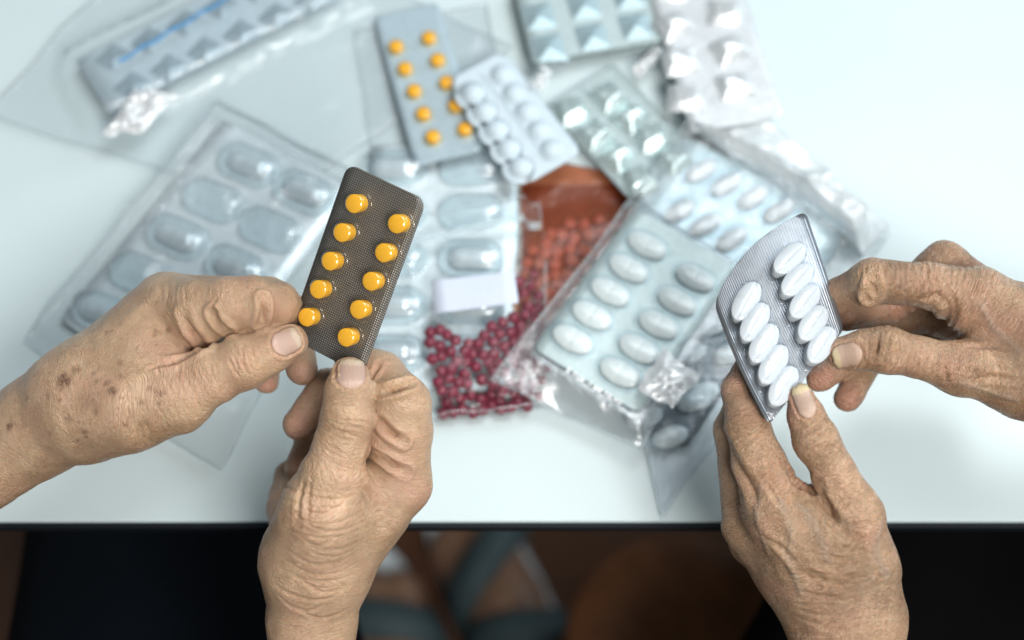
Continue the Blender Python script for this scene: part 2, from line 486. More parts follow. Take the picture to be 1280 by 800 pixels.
# ================================================================= blister packs: geometry
def norm(v): return v/np.linalg.norm(v)
class Frame:
    """flat rectangle through four corners a (origin), b (along u), c, d (along v), seen counter-clockwise"""
    def __init__(s, a, b, c, d):
        a, b, c, d = (np.array(x) for x in (a, b, c, d))
        U = ((b-a)+(c-d))/2; V = ((d-a)+(c-b))/2
        s.Lu, s.Lv = np.linalg.norm(U), np.linalg.norm(V)
        u, v = norm(U), norm(V)
        m = norm(u+v); n = norm(np.cross(u, v)); k = np.cross(n, m)
        s.u = norm(m-k); s.v = norm(m+k); s.n = n; s.c = (a+b+c+d)/4
        M = np.eye(4); M[:3, 0] = s.u; M[:3, 1] = s.v; M[:3, 2] = s.n; M[:3, 3] = s.c
        s.M = Matrix(M.tolist())
        s.skew = math.degrees(math.asin(np.clip(u@v, -1, 1)))
    def uv(s, px, py, h=0.0):
        d = FWD+(px-640)/FPX*RT+(400-py)/FPX*UP; o = s.c+s.n*h
        P = CAM+d*(((o-CAM)@s.n)/(d@s.n)); q = P-s.c
        return float(q@s.u), float(q@s.v)
    def local(s, u, v, h, ang=0.0):
        return Matrix.Translation((u, v, h)) @ Matrix.Rotation(ang, 4, 'Z')
def tframe(*cs): return Frame(*[pz(*c) for c in cs])
def hframe(*cs): return Frame(*[hp(*c) for c in cs])
def cells(fr, runs, h=.002):
    """runs: (start px, end px, count) along each row; returns local positions on an even spacing"""
    o = []
    for (x0, y0), (x1, y1), n in runs:
        a = np.array(fr.uv(x0, y0, h)); b = np.array(fr.uv(x1, y1, h))
        o += [tuple(a+(b-a)*i/max(1, n-1)) for i in range(n)]
    return o

def round_rect_grid(Lu, Lv, r, nu=10, nv=14):
    vs = sorted(set([-Lv/2+r*(1-math.cos(math.pi/2*k/5)) for k in range(6)]+[Lv/2-r*(1-math.cos(math.pi/2*k/5)) for k in range(6)]+[(-Lv/2+r)+(Lv-2*r)*k/nv for k in range(1, nv)]))
    P = []
    for v in vs:
        e = max(0, abs(v)-(Lv/2-r)); hw = Lu/2-r+math.sqrt(max(0, r*r-e*e))
        P.append([(-hw+2*hw*i/nu, v) for i in range(nu+1)])
    return P
def sheet_mesh(name, P, fn, th, mat):
    """P: grid of (u,v); fn(u,v,h)->xyz; a sheet th thick lying just under h = 0"""
    nv, nu = len(P), len(P[0]); V = []; F = []
    for h in (0, -th):
        for row in P:
            for u, v in row: V.append(fn(u, v, h))
    k = nu*nv
    for j in range(nv-1):
        for i in range(nu-1):
            a = j*nu+i; F.append((a, a+1, a+nu+1, a+nu)); F.append((k+a, k+a+nu, k+a+nu+1, k+a+1))
    bd = list(range(nu))+[j*nu+nu-1 for j in range(1, nv)]+[(nv-1)*nu+i for i in range(nu-2, -1, -1)]+[j*nu for j in range(nv-2, 0, -1)]
    for x, y in zip(bd, bd[1:]+bd[:1]): F.append((x, k+x, k+y, y))
    me = mesh(name, V, F, mat)
    me.polygons.foreach_set('use_smooth', [i < 2*(nu-1)*(nv-1) for i in range(len(me.polygons))])
    uvl = me.uv_layers.new(name='UVMap'); flat = [p for row in P for p in row]
    for lp in me.loops: uvl.data[lp.index].uv = (flat[lp.vertex_index % k][0], flat[lp.vertex_index % k][1])
    return me
def outline(shape, a, b, n=36):
    o = []
    for i in range(n):
        t = 2*math.pi*i/n; c, s_ = math.cos(t), math.sin(t)
        if shape == 'stadium':
            e = .62; o.append((a*math.copysign(abs(c)**e, c) if 0 else 0, 0))
            L = a-b; o[-1] = ((L if c >= 0 else -L)+b*c if abs(c) > 1e-9 else 0, b*s_)
        elif shape == 'oval':
            e = .86; o.append((a*math.copysign(abs(c)**e, c), b*math.copysign(abs(s_)**.95, s_)))
        else: o.append((a*c, b*s_))
    return o
def rings_mesh(name, out, prof, mat, score=0.0, cross=False):
    """stack of scaled outlines: prof = [(inset m, height)], last inset None closes to the centre"""
    V = []; F = []; n = len(out); rm = max(abs(p[1]) for p in out)
    A = max(abs(p[0]) for p in out)
    for ins, h in prof:
        for x, y in out:
            r = math.hypot(x, y); k = max(0.0, 1-ins/rm)
            kx = max(0.0, (A-ins)/A); V.append((x*(kx if ins < rm*.97 else kx), y*k, h))
    for j in range(len(prof)-1):
        for i in range(n):
            a = j*n+i; b_ = j*n+(i+1) % n; F.append((a, b_, b_+n, a+n))
    V.append((0, 0, prof[-1][1])); c = len(V)-1; j = len(prof)-1
    for i in range(n): F.append((j*n+i, j*n+(i+1) % n, c))
    return mesh(name, V, F, mat)
def tablet_mesh(name, shape, a, b, h, mat, score=0.0, cross=False, flat=.55):
    """biconvex tablet with an edge band; score > 0 cuts a line across the top"""
    nu, nv = 40, 24; V = []; F = []
    def zt(x, y):
        if shape == 'stadium':
            L = a-b; q = math.hypot(max(0, abs(x)-L), y)/b
        else: q = ((abs(x)/a)**2.1+(abs(y)/b)**2.1)**(1/2.1)
        q = min(1, q); z = h*(flat*.5+.5+(1-flat)*.5*((1-q**2.6)))-h*.0
        z = h*flat + h*(1-flat)*(1-q**2.4)
        if score:
            z -= score*math.exp(-(x/.00035)**2)
            if cross: z -= score*math.exp(-(y/.00035)**2)
        return z
    out = outline(shape, a, b, 44); n = len(out)
    ks = [1.0, 1.0, .985, .93, .84, .72, .58, .44, .30, .17, .07]
    for j, k in enumerate(ks):
        for x, y in out:
            if j == 0: V.append((x*.96, y*.96, 0))
            elif j == 1: V.append((x, y, h*flat*.94))
            else: V.append((x*k, y*k, zt(x*k, y*k)))
    for j in range(len(ks)-1):
        for i in range(n): F.append((j*n+i, j*n+(i+1) % n, (j+1)*n+(i+1) % n, (j+1)*n+i))
    V.append((0, 0, zt(0, 0))); c = len(V)-1; j = len(ks)-1
    for i in range(n): F.append((j*n+i, j*n+(i+1) % n, c))
    return mesh(name, V, F, mat)
def cavity_mesh(name, shape, a, b, h, mat, steep=.9):
    out = outline(shape, a, b, 40)
    prof = [(-.0012, .00006), (-.0005, .00018), (0, h*.10), (b*.05, h*.55), (b*.12, h*.76), (b*.26, h*.88), (b*.5, h*.96), (b*.72, h*.99), (b*.88, h)]
    return rings_mesh(name, out, prof, mat)

def pack(name, label, fr, r, sheet_mat, th, cellpos, ang, cav=None, pill=None, pill_h=.0003, group=None, sheet_name='backing', top_mat=None, cat='blister pack', pname='tablet', skip=(), jit=0, seed=0):
    root = tag(empty(name, M=fr.M), label, cat, group)
    P = round_rect_grid(fr.Lu, fr.Lv, r)
    link(sheet_name, sheet_mesh(sheet_name, P, lambda u, v, h: (u, v, h), th, sheet_mat), root)
    if top_mat is not None:
        link('film', sheet_mesh('film', P, lambda u, v, h: (u*.998, v*.998, h+.00035), .00025, top_mat), root)
    rr = random.Random(seed)
    for i, (u, v) in enumerate(cellpos):
        if cav is not None: link('cavity', cav, root, fr.local(u, v, .0004, ang))
        if pill is not None and i not in skip:
            link(pname, pill, root, fr.local(u+rr.uniform(-jit, jit), v+rr.uniform(-jit, jit), pill_h, ang+rr.uniform(-1, 1)*jit*120))
    return root

# ---------------------------------------------------------------- pack materials
def foil(name, col, rough=.34, crumple=.35, cs=90, knurl=0, metal=.85, kstr=.5, stripe=False, kdark=.55):
    t = NT(name); tc = t.tex(); co = tc.outputs['Object']
    f = t.noise(co, cs, 6, .6, .4)
    c = t.ramp(t.noise(co, 240, 5), [(.3, tuple(x*.86 for x in col)), (.7, col)])
    h = f
    if knurl:
        uv = t.add('ShaderNodeUVMap').outputs[0]
        s = t.add('ShaderNodeSeparateXYZ'); t.l(uv, s.inputs[0])
        w = 2*math.pi/knurl
        x = t.math('SINE', t.math('MULTIPLY', t.math('ADD', s.outputs[0], s.outputs[1]), w*.7071)); y = t.math('SINE', t.math('MULTIPLY', t.math('SUBTRACT', s.outputs[0], s.outputs[1]), w*.7071))
        if stripe: k = t.math('SINE', t.math('MULTIPLY', s.outputs[0], w))
        else: k = t.math('MULTIPLY', x, y)
        c = t.mix(t.math('MULTIPLY', t.math('ADD', k, 1), .5), tuple(x_*kdark for x_ in col), c)
    b = t.bsdf(c, t.ramp(f, [(.3, (rough-.06,)*3), (.7, (rough+.1,)*3)]), metal, .5)
    nb = t.bump(f, crumple, .0015)
    if knurl: nb = t.bump(k, kstr, .0003, nb)
    t.l(nb, b.inputs['Normal'])
    return t.m
M_darkfoil = foil('dark_grey_foil', (.33, .315, .285), .40, .10, 60, knurl=.0014, metal=.75, kstr=.5, kdark=.30)
M_silverfoil = foil('ribbed_silver_foil', (.37, .39, .42), .34, .35, 60, knurl=.0013, metal=.75, stripe=True, kstr=.3, kdark=.72)
M_palefoil = foil('pale_blue_foil', (.76, .87, .91), .42, .25, 80, metal=.4)
M_bluefoil = foil('grey_blue_foil', (.58, .71, .78), .42, .25, 70, metal=.3)
M_whitefoil = foil('bright_silver_foil', (.74, .78, .81), .34, .3, 60, metal=.35)
M_whitepack = simple('white_pack_plastic', (.56, .66, .72), .42, namp=.02)
M_greenfoil = foil('pale_green_foil', (.52, .63, .64), .45, .12, 60, metal=.25)
M_white = simple('white_tablet', (.60, .62, .63), .55, spec=.3, namp=.01, nscale=600, bump=.06, bscale=1500)
M_white2 = simple('white_tablet_in_bag', (.78, .80, .80), .55, spec=.3, namp=.01)
M_cream = simple('cream_tablet', (.74, .78, .76), .55, spec=.25, namp=.02, nscale=600)
M_yellow = simple('yellow_tablet', (.95, .50, .008), .42, namp=.04, nscale=500, bump=.08, bscale=1400)
M_red = simple('dark_red_tablet', (.21, .012, .040), .36, namp=.15, nscale=400)
M_pink = simple('dull_pink_tablet', (.46, .18, .155), .40, namp=.15, nscale=400)
M_capsule = simple('blue_grey_capsule', (.84, .90, .93), .20, metal=.3, namp=.06, nscale=200, Coat_Weight=.4)
M_cav = film('clear_blister_plastic', (.95, .98, 1.0), .03, rough=.07, bump=.03, bscale=200, gloss=.6)
M_cavtint = film('amber_glow_plastic', (1.0, .95, .82), .02, rough=.07, bump=.03, bscale=200, gloss=.7)  # amber glow of light around the tablets put into the tint
M_capcav = film('clear_blister_plastic_large', (.92, .97, .99), .04, rough=.17, bump=.04, bscale=120, gloss=2.8)
M_film = film('clear_bag_film', (.985, .995, 1.0), .05, (.96, .99, 1.0), rough=.13, bump=.4, bscale=55)
M_filmr = film('clear_pill_bag_film', (.985, .99, .99), .015, rough=.16, bump=.25, bscale=55, gloss=.4)
M_film2 = film('clear_bag_film_milky', (.985, .995, 1.0), .07, (.96, .99, 1.0), rough=.16, bump=.5, bscale=55, gloss=1.2)
M_zip = film('bag_zip_strip', (.86, .93, .96), .35, rough=.2, gloss=1.5)
M_zipblue = simple('blue_zip_line', (.05, .30, .62), .35)
M_paper = simple('white_paper', (.62, .68, .80), .6, namp=.02, bump=.1)
M_shine = film('glare_white_film', (.95, .98, 1.0), .62, (.97, .98, .99), .22, bump=.15, gloss=3.0)  # milky white puts glare into the film's colour

# ================================================================= loose bag sheets
def bag(name, label, corners, top_h, mat, wr=.0015, seed=0, n=44, base=.0006, packs=(), cat='plastic bag', zipline=None, zmat=None, group=None, tail=None, bulge=0.0, edge_wave=.003, bumps=None, droop=None):
    """a closed thin envelope: corners = four photo pixels (counter-clockwise), lying on height base and draped over packs = [(frame, height)]"""
    Q = [pz(x, y, base) for x, y in corners]; A = np.linspace(0, 1, n)
    s, t = np.meshgrid(A, A, indexing='ij')
    ed = np.minimum(np.minimum(s, 1-s), np.minimum(t, 1-t))
    P = (Q[0][None, None]*((1-s)*(1-t))[..., None]+Q[1][None, None]*(s*(1-t))[..., None]+Q[2][None, None]*(s*t)[..., None]+Q[3][None, None]*((1-s)*t)[..., None])
    X = P.reshape(-1, 3).copy()
    wob = np.stack([vnoise(X*28, seed), vnoise(X*28, seed+1), 0*X[:, 0]], 1)*edge_wave
    X += wob
    Hh = np.full(len(X), base)
    if droop is not None:
        q = X-droop.c; du = np.maximum(np.abs(q@droop.u)-droop.Lu/2-.003, 0); dv_ = np.maximum(np.abs(q@droop.v)-droop.Lv/2-.003, 0)
        left = (droop.c-droop.u*droop.Lu/2-droop.v*droop.Lv/2)[0]
        Hh = Hh-np.minimum(np.hypot(du, dv_)*.9, base-.003)*np.clip((X[:, 0]-left+.004)/.02, 0, 1)
    low = Hh.reshape(n, n).copy()
    for fr, h in packs:
        q = X-fr.c; u = q@fr.u; v = q@fr.v
        m = (np.abs(u) < fr.Lu/2+.0045) & (np.abs(v) < fr.Lv/2+.0045)
        zc = fr.c[2]-(fr.n[0]*(X[:, 0]-fr.c[0])+fr.n[1]*(X[:, 1]-fr.c[1]))/fr.n[2]+h
        Hh = np.where(m, np.maximum(Hh, zc), Hh)
    if bumps is not None:
        for bx, by, bz, br in bumps: Hh = np.maximum(Hh, np.where((X[:, 0]-bx)**2+(X[:, 1]-by)**2 < br*br, bz, 0))
    G = Hh.reshape(n, n); G0 = G.copy()
    for _ in range(10):
        E = np.pad(G, 1, mode='edge'); G = (E[:-2, 1:-1]+E[2:, 1:-1]+E[1:-1, :-2]+E[1:-1, 2:]+G*2)/6
        G = np.maximum(G, G0+.0004)
    e = np.clip(ed*8, 0, 1)
    r1 = 1-np.abs(vnoise(X*45+wob*200, seed+2)); r2 = 1-np.abs(vnoise(X*110, seed+3)); r3 = 1-np.abs(vnoise(X*20+wob*90, seed+4))
    wrk = (r1**3*.7+r2**3*.35+r3**4*1.1).reshape(n, n)*wr*(.25+.75*e)
    top = G+wrk+bulge*e
    bot = np.minimum(G0*0+base, top-.0003)
    T = X.reshape(n, n, 3).copy(); T[..., 2] = top
    B = X.reshape(n, n, 3).copy(); B[..., 2] = low-.0002
    V = np.concatenate([T.reshape(-1, 3), B.reshape(-1, 3)]); F = []; k = n*n
    for i in range(n-1):
        for j in range(n-1):
            a = i*n+j; F.append((a, a+n, a+n+1, a+1)); F.append((k+a, k+a+1, k+a+n+1, k+a+n))
    bd = [j for j in range(n)]+[i*n+n-1 for i in range(1, n)]+[(n-1)*n+j for j in range(n-2, -1, -1)]+[i*n for i in range(n-2, 0, -1)]
    for x, y in zip(bd, bd[1:]+bd[:1]): F.append((x, y, k+y, k+x))
    ctr = V.mean(0)*[1, 1, 0]+[0, 0, base]
    root = tag(empty(name, tuple(ctr)), label, cat, group)
    link('film', mesh('film', V-ctr, F, mat), root)
    # welded rim: a slightly thicker bead on three sides
    rim = []
    ringp = np.array([V[x] for x in bd]); rim_v = []; rim_f = []
    m_ = len(ringp)
    for q in range(m_):
        p = ringp[q]; tn = norm(ringp[(q+1) % m_]-ringp[q-1]+1e-9); sd = norm(np.cross(tn, [0, 0, 1]))
        for a in range(5):
            th = 2*math.pi*a/5; rim_v.append(p+(sd*math.cos(th)*1.2+np.array([0, 0, 1])*math.sin(th)*.6)*.00028)
    for q in range(m_):
        for a in range(5):
            rim_f.append((q*5+a, q*5+(a+1) % 5, ((q+1) % m_)*5+(a+1) % 5, ((q+1) % m_)*5+a))
    link('weld_rim', mesh('weld_rim', np.array(rim_v)-ctr, rim_f, M_zip), root)
    if zipline is not None:
        for off in (0.0, .022):
            tz = zipline+off; j = tz*(n-1); j0 = int(j); fz = j-j0
            L = T[:, j0]*(1-fz)+T[:, min(j0+1, n-1)]*fz
            dirv = norm(Q[3]-Q[0]); VV = []; FF = []
            for q, p in enumerate(L):
                for du, dz in ((-.0008, .0002), (-.0008, .0011), (.0008, .0011), (.0008, .0002)): VV.append(p+dirv*du+np.array([0, 0, dz]))
                if q:
                    b0 = (q-1)*4
                    for a in range(4): FF.append((b0+a, b0+(a+1) % 4, b0+4+(a+1) % 4, b0+4+a))
            link('zip_strip', mesh('zip_strip', np.array(VV)-ctr, FF, zmat or M_zip, False), root)
    return root
# ================================================================= packs on the table
PI = math.pi
# --- large clear capsules, left
fr_cl = tframe((88, 395, .004), (300, 455, .004), (432, 240, .004), (288, 150, .004))
fr_cl = tframe((60, 400, .004), (255, 500, .004), (436, 238, .004), (292, 150, .004))
cav_cap = cavity_mesh('cavity', 'stadium', .0172, .0098, .0085, M_capcav)
cap_pill = tablet_mesh('capsule', 'stadium', .0125, .0066, .0068, M_capsule, flat=.35)
pos = cells(fr_cl, [((310, 203), (128, 388), 5), ((380, 237), (205, 432), 5)], .004)
pack('capsule_blister', 'large grey-blue capsule blister lying left, partly under the age-spotted hand', fr_cl, .004, M_palefoil, .0006, pos, 0.12, cav_cap, cap_pill, pname='capsule', skip=(1, 6, 3), jit=.0006)
# --- large clear capsules, middle
fr_cm = tframe((452, 488, .004), (650, 488, .004), (642, 186, .004), (462, 178, .004))
pos = cells(fr_cm, [((590, 207), (588, 440), 5), ((492, 207), (490, 440), 5)], .004)
pack('capsule_blister', 'large grey-blue capsule blister lying flat between the yellow strip and the red tablets', fr_cm, .004, M_palefoil, .0006, pos, 0.0, cav_cap, cap_pill, pname='capsule', skip=(0, 1, 4, 7), jit=.0006)
# --- amber pouch
M_amber = film('amber_pouch_plastic', (.92, .68, .56), .07, (.45, .16, .08), .28, bump=.4)
M_amberback = simple('amber_pouch_back', (.21, .058, .02), .45, namp=.12, nscale=60)
fr_am = tframe((640, 470, .001), (800, 380, .001), (812, 232, .001), (652, 200, .001))
# --- second yellow strip, far
fr_y2 = tframe((523, 206, .012), (608, 186, .014), (545, 5, .006), (462, 22, .005))
cav_y = cavity_mesh('cavity', 'round', .0046, .0046, .0046, M_cavtint)
pill_y = tablet_mesh('tablet', 'round', .0036, .0036, .0036, M_yellow, flat=.80)
M_y2foil = foil('blue_grey_strip_foil', (.52, .65, .72), .4, .15, 60, metal=.25)
pos = cells(fr_y2, [((495, 57), (541, 170), 5), ((536, 46), (581, 160), 5)], .003)
pack('pill_strip', 'blurred blue-grey strip of ten yellow tablets lying flat in the far middle', fr_y2, .004, M_y2foil, .0006, pos, 0, cav_y, pill_y)
# --- white domed pack
fr_w = tframe((656, 233, .018), (726, 190, .018), (630, 62, .020), (563, 100, .020))
cav_w = rings_mesh('dome', outline('round', .0060, .0060, 36), [(-.0006, .0001), (0, .0004), (.0006, .0014), (.0015, .0024), (.0028, .0032), (.0042, .0036), (.0054, .0037)], M_whitepack)
pos = cells(fr_w, [((591, 113), (651, 206), 5), ((628, 90), (690, 184), 5)], .003)
rt = pack('domed_tablet_pack', 'all-white tablet pack with ten round domes and scalloped side, in the far middle', fr_w, .006, M_whitepack, .0012, pos, 0, cav_w, None)
link('fold_line', box_mesh('fold_line', (-.0006, -fr_w.Lv*.42, .0001), (.0006, fr_w.Lv*.42, .0007), simple('fold_line_plastic', (.55, .66, .72), .4), .0002), rt)
scal = simple('scallop_plastic', (.74, .83, .88), .35, namp=.02)
sc_me = rings_mesh('scallop', outline('round', .0088, .0088, 28), [(0, 0), (0, .0010), (.0004, .0012)], M_whitepack)
for u, v in pos[:5]: link('scallop', sc_me, rt, fr_w.local(u-.0012, v, -.0012, 0))
# --- clear foil pack with big crumpled pockets
def pocket_mesh(name, a, b, h, mat, seed=0):
    """a faceted foil pocket: ridge off-centre, sloping facets"""
    r = random.Random(seed)
    V = [(-a, -b, 0), (a, -b, 0), (a, b, 0), (-a, b, 0), (-a*.55, -b*.5, h*.8), (a*.6, -b*.55, h), (a*.45, b*.55, h*.75), (-a*.6, b*.5, h*.9), (a*.05, b*.05, h*1.05)]
    V = [(x+r.uniform(-.12, .12)*a*(z > 0), y+r.uniform(-.12, .12)*b*(z > 0), z*(1+r.uniform(-.15, .15))) for x, y, z in V]
    F = [(0, 1, 5, 4), (1, 2, 6, 5), (2, 3, 7, 6), (3, 0, 4, 7), (4, 5, 8), (5, 6, 8), (6, 7, 8), (7, 4, 8)]
    me = mesh(name, V, F, mat, False); bm = bmesh.new(); bm.from_mesh(me)
    bmesh.ops.bevel(bm, geom=list(bm.edges), offset=min(a, b)*.10, segments=2, affect='EDGES', profile=.5)
    bm.to_mesh(me); bm.free(); me.polygons.foreach_set('use_smooth', [True]*len(me.polygons)); return me
def recess_mesh(name, a, b, h, mat):
    """three-sided tetra pocket, the shape pressed into foil"""
    V = [(-a, -b, 0), (a, -b, 0), (a, b, 0), (-a, b, 0), (-a*.1, -b*.25, h), (a*.35, b*.45, h*.55)]
    F = [(0, 1, 4), (1, 2, 5), (1, 5, 4), (2, 3, 5), (3, 4, 5), (3, 0, 4)]
    me = mesh(name, V, F, mat, False); bm = bmesh.new(); bm.from_mesh(me)
    bmesh.ops.bevel(bm, geom=list(bm.edges), offset=min(a, b)*.08, segments=2, affect='EDGES', profile=.5)
    bm.to_mesh(me); bm.free(); return me
fr_c = tframe((786, 248, .010), (876, 190, .010), (768, 82, .006), (680, 132, .006))
pk = [pocket_mesh('pocket', .0085, .0085, .006, M_cav if 0 else foil('green_silver_pocket', (.66, .80, .80), .26, .5, 140, metal=.55), s_) for s_ in range(3)]
rt = pack('foil_pocket_pack', 'pale green-silver pack with eight crumpled square pockets, right of the white domed pack', fr_c, .003, M_greenfoil, .0006, [], 0)
for i, (u, v) in enumerate(cells(fr_c, [((714, 136), (800, 222), 4), ((760, 118), (842, 196), 4)], .003)): link('pocket', pk[i % 3], rt, fr_c.local(u, v, .0002, .3*(i % 3-1)))
M_crease = simple('pack_perforation', (.34, .44, .46), .5)
link('fold_line', box_mesh('fold_line', (-.0005, -fr_c.Lv*.47, .0001), (.0005, fr_c.Lv*.47, .0005), M_crease, .0001), rt)
# --- stack of foil packs, far middle (top one and the ones under it)
M_pocket_g = foil('shadowed_pocket_foil', (.46, .61, .66), .40, .35, 120, metal=.45)  # shade of the recesses put into a darker foil colour
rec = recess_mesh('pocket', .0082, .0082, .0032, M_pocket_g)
def stacked(name, label, cs, z, mats, pos_runs, ang=0, cnt=None, rc=rec):
    fr = tframe(*[(x, y, z) for x, y in cs]); rt = pack(name, label, fr, .002, mats, .0009, [], 0, cat='foil pack', sheet_name='foil_sheet')
    if pos_runs:
        for u, v in cells(fr, pos_runs, .002): link('pocket', rc, rt, fr.local(u, v, .0002, ang))
    return fr
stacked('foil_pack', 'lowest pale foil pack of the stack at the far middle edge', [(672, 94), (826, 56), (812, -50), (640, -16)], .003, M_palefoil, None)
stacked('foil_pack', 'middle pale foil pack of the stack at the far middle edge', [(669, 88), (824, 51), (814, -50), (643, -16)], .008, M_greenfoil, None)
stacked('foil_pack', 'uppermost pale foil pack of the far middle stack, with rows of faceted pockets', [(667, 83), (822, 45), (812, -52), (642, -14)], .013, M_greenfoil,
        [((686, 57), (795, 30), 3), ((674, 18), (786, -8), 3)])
# --- grey-blue foil strips in a zip bag, top left
fr_b1 = stacked('foil_strip', 'lower grey-blue foil strip of the pair in the zip bag at top left', [(139, 140), (432, -2), (392, -60), (92, 80)], .004, M_bluefoil, None)
fr_b2 = stacked('foil_strip', 'upper grey-blue foil strip with faceted pockets in the zip bag at top left', [(137, 137), (430, -8), (390, -66), (90, 75)], .010, M_bluefoil,
        [((164, 104), (388, -4), 6), ((140, 69), (362, -36), 6)], .4, rc=recess_mesh('pocket', .0072, .0062, .0014, foil('shaded_blue_pocket_foil', (.36, .47, .53), .42, .4, 120, metal=.35)))  # pocket foil coloured darker to stand for shade in the recesses
# --- bright silver strip at the top right
fr_s = tframe((866, 176, .016), (968, 136, .016), (930, -40, .014), (806, -30, .014))
rt = pack('silver_strip', 'bright silver foil strip with crumpled pockets standing at the far right of the packs', fr_s, .003, M_whitefoil, .0010, [], 0, sheet_name='foil_sheet')
pk2 = [pocket_mesh('pocket', .0100, .0085, .0062, foil('bright_pocket_foil', (.80, .84, .86), .28, .45, 120, metal=.45), 7+s_) for s_ in range(3)]
for i, (u, v) in enumerate(cells(fr_s, [((858, 120), (838, -16), 4), ((920, 104), (900, -30), 4)], .003)): link('pocket', pk2[i % 3], rt, fr_s.local(u, v, .0002, .25*(i % 3-1)))
# --- white capsule tablets in a clear bag, right
fr_r = tframe((775, 275, .010), (1000, 392, .010), (1062, 278, .010), (862, 172, .010))
cav_o = cavity_mesh('cavity', 'oval', .0112, .0064, .0062, M_cav)
pill_o = tablet_mesh('tablet', 'oval', .0094, .0047, .0054, M_white2, flat=.45)
pos = cells(fr_r, [((877, 212), (975, 262), 4), ((850, 262), (948, 316), 4)], .003)
M_r = foil('ice_blue_foil', (.66, .82, .88), .40, .2, 80, metal=.35)
pack('tablet_blister', 'ice-blue blister of white oval tablets inside the shiny clear bag at right', fr_r, .003, M_r, .0006, pos, 1.15, cav_o, pill_o)
# --- stack of white tablet blisters, centre right
fr_u = tframe((720, 480, .006), (858, 560, .006), (962, 402, .006), (820, 300, .006))
pos = cells(fr_u, [((872, 420), (905, 388), 2), ((868, 470), (918, 400), 3), ((850, 548), (905, 465), 3), ((838, 508), (880, 440), 3)], .003)
M_smoke = foil('smoky_grey_foil', (.12, .15, .17), .42, .25, 80, metal=.45)
pack('tablet_blister', 'smoky grey blister of pale tablets below the topmost scored-tablet one', fr_u, .004, M_smoke, .0006, cells(fr_u, [((862, 440), (915, 372), 3), ((868, 500), (915, 440), 2), ((838, 545), (878, 490), 2), ((806, 520), (842, 470), 2)], .003), .9, cav_o, tablet_mesh('tablet', 'oval', .0090, .0052, .0050, M_cream, flat=.45))
fr_m = tframe((667, 432, .022), (799, 520, .022), (922, 332, .022), (794, 260, .022))
fr_m2 = tframe((664, 440, .018), (797, 530, .018), (920, 340, .018), (792, 268, .018))
pill_m = tablet_mesh('tablet', 'oval', .0106, .0060, .0048, M_cream, score=.0007, flat=.42)
cav_m = cavity_mesh('cavity', 'oval', .0121, .0073, .0058, M_cav)
pos = cells(fr_m, [((809, 304), (716, 422), 5), ((870, 345), (775, 464), 5)], .004)
pack('tablet_blister', 'second white-tablet blister directly underneath the topmost scored-tablet one', fr_m2, .004, M_palefoil, .0006, [], 0)
main = pack('tablet_blister', 'topmost pale green blister of ten scored white oval tablets, in sharp view at centre right', fr_m, .004, M_greenfoil, .0008, pos, .05, cav_m, pill_m, jit=.0002)
# ================================================================= amber pouch with dull pink tablets
def in_poly(x, y, poly):
    c = False; j = len(poly)-1
    for i in range(len(poly)):
        xi, yi = poly[i]; xj, yj = poly[j]
        if (yi > y) != (yj > y) and x < (xj-xi)*(y-yi)/(yj-yi)+xi: c = not c
        j = i
    return c
def scatter(poly, dmin, seed, tries=6000, most=400):
    r = random.Random(seed); xs = [p[0] for p in poly]; ys = [p[1] for p in poly]; o = []
    for _ in range(tries):
        x, y = r.uniform(min(xs), max(xs)), r.uniform(min(ys), max(ys))
        if in_poly(x, y, poly) and all((x-a)**2+(y-b)**2 > dmin*dmin for a, b in o):
            o.append((x, y))
            if len(o) >= most: break
    return o
pinks = scatter([(672, 300), (705, 282), (745, 272), (778, 282), (742, 330), (700, 392), (672, 415), (655, 395), (648, 340)], 12.5, 3)
am = bag('amber_pouch', 'orange-brown plastic pouch in the middle, half covered by packs, with dull pink tablets in it', [(640, 480), (792, 395), (815, 225), (650, 190)], .004, M_amber, .0008, 31, n=34, base=.0008, packs=[], bulge=.0006, cat='pouch', bumps=[(*pz(x, y, .003)[:2], .0052, .0046) for x, y in pinks])
link('back_sheet', box_mesh('back_sheet', (-.030, -.042, -.0004), (.030, .042, -.0001), M_amberback), am)
pill_p = tablet_mesh('pink_tablet', 'round', .0036, .0036, .0034, M_pink, flat=.4)
for i, (x, y) in enumerate(pinks):
    r = random.Random(i); p = pz(x, y, .0012)
    o = link('pink_tablet', pill_p, None, Matrix.Translation(p) @ Matrix.Rotation(r.uniform(0, 6), 4, 'Z') @ Matrix.Rotation(r.uniform(-.4, .4), 4, 'X'))
    tag(o, 'dull pink round tablet among its like inside the orange-brown pouch', 'tablet', 'dull pink tablets in the orange-brown pouch')

# ================================================================= zip bag of dark red tablets
red_base = .0135
lab = [pz(542, 391, .0205), pz(648, 379, .0205), pz(643, 338, .0205), pz(540, 352, .0205)]
fr_l = Frame(*lab)
pill_r = tablet_mesh('red_tablet', 'round', .0031, .0031, .0036, M_red, flat=.28)
def mirror_low(me):
    """close the tablet underneath with the same dome"""
    bm = bmesh.new(); bm.from_mesh(me); zc = .0036*.28
    g_ = bmesh.ops.duplicate(bm, geom=bm.verts[:]+bm.edges[:]+bm.faces[:])['geom']
    vs = [e for e in g_ if isinstance(e, bmesh.types.BMVert)]
    for v in vs: v.co.z = zc*.5-(v.co.z-zc*.5)
    fs = [e for e in g_ if isinstance(e, bmesh.types.BMFace)]
    bmesh.ops.reverse_faces(bm, faces=fs); bm.to_mesh(me); bm.free()
    me.polygons.foreach_set('use_smooth', [True]*len(me.polygons))
mirror_low(pill_r)
heap = [(536, 413), (550, 410), (575, 424), (598, 420), (618, 406), (640, 398), (660, 386), (676, 396), (684, 440), (680, 500), (668, 508), (640, 510), (600, 520), (552, 524), (542, 480)]
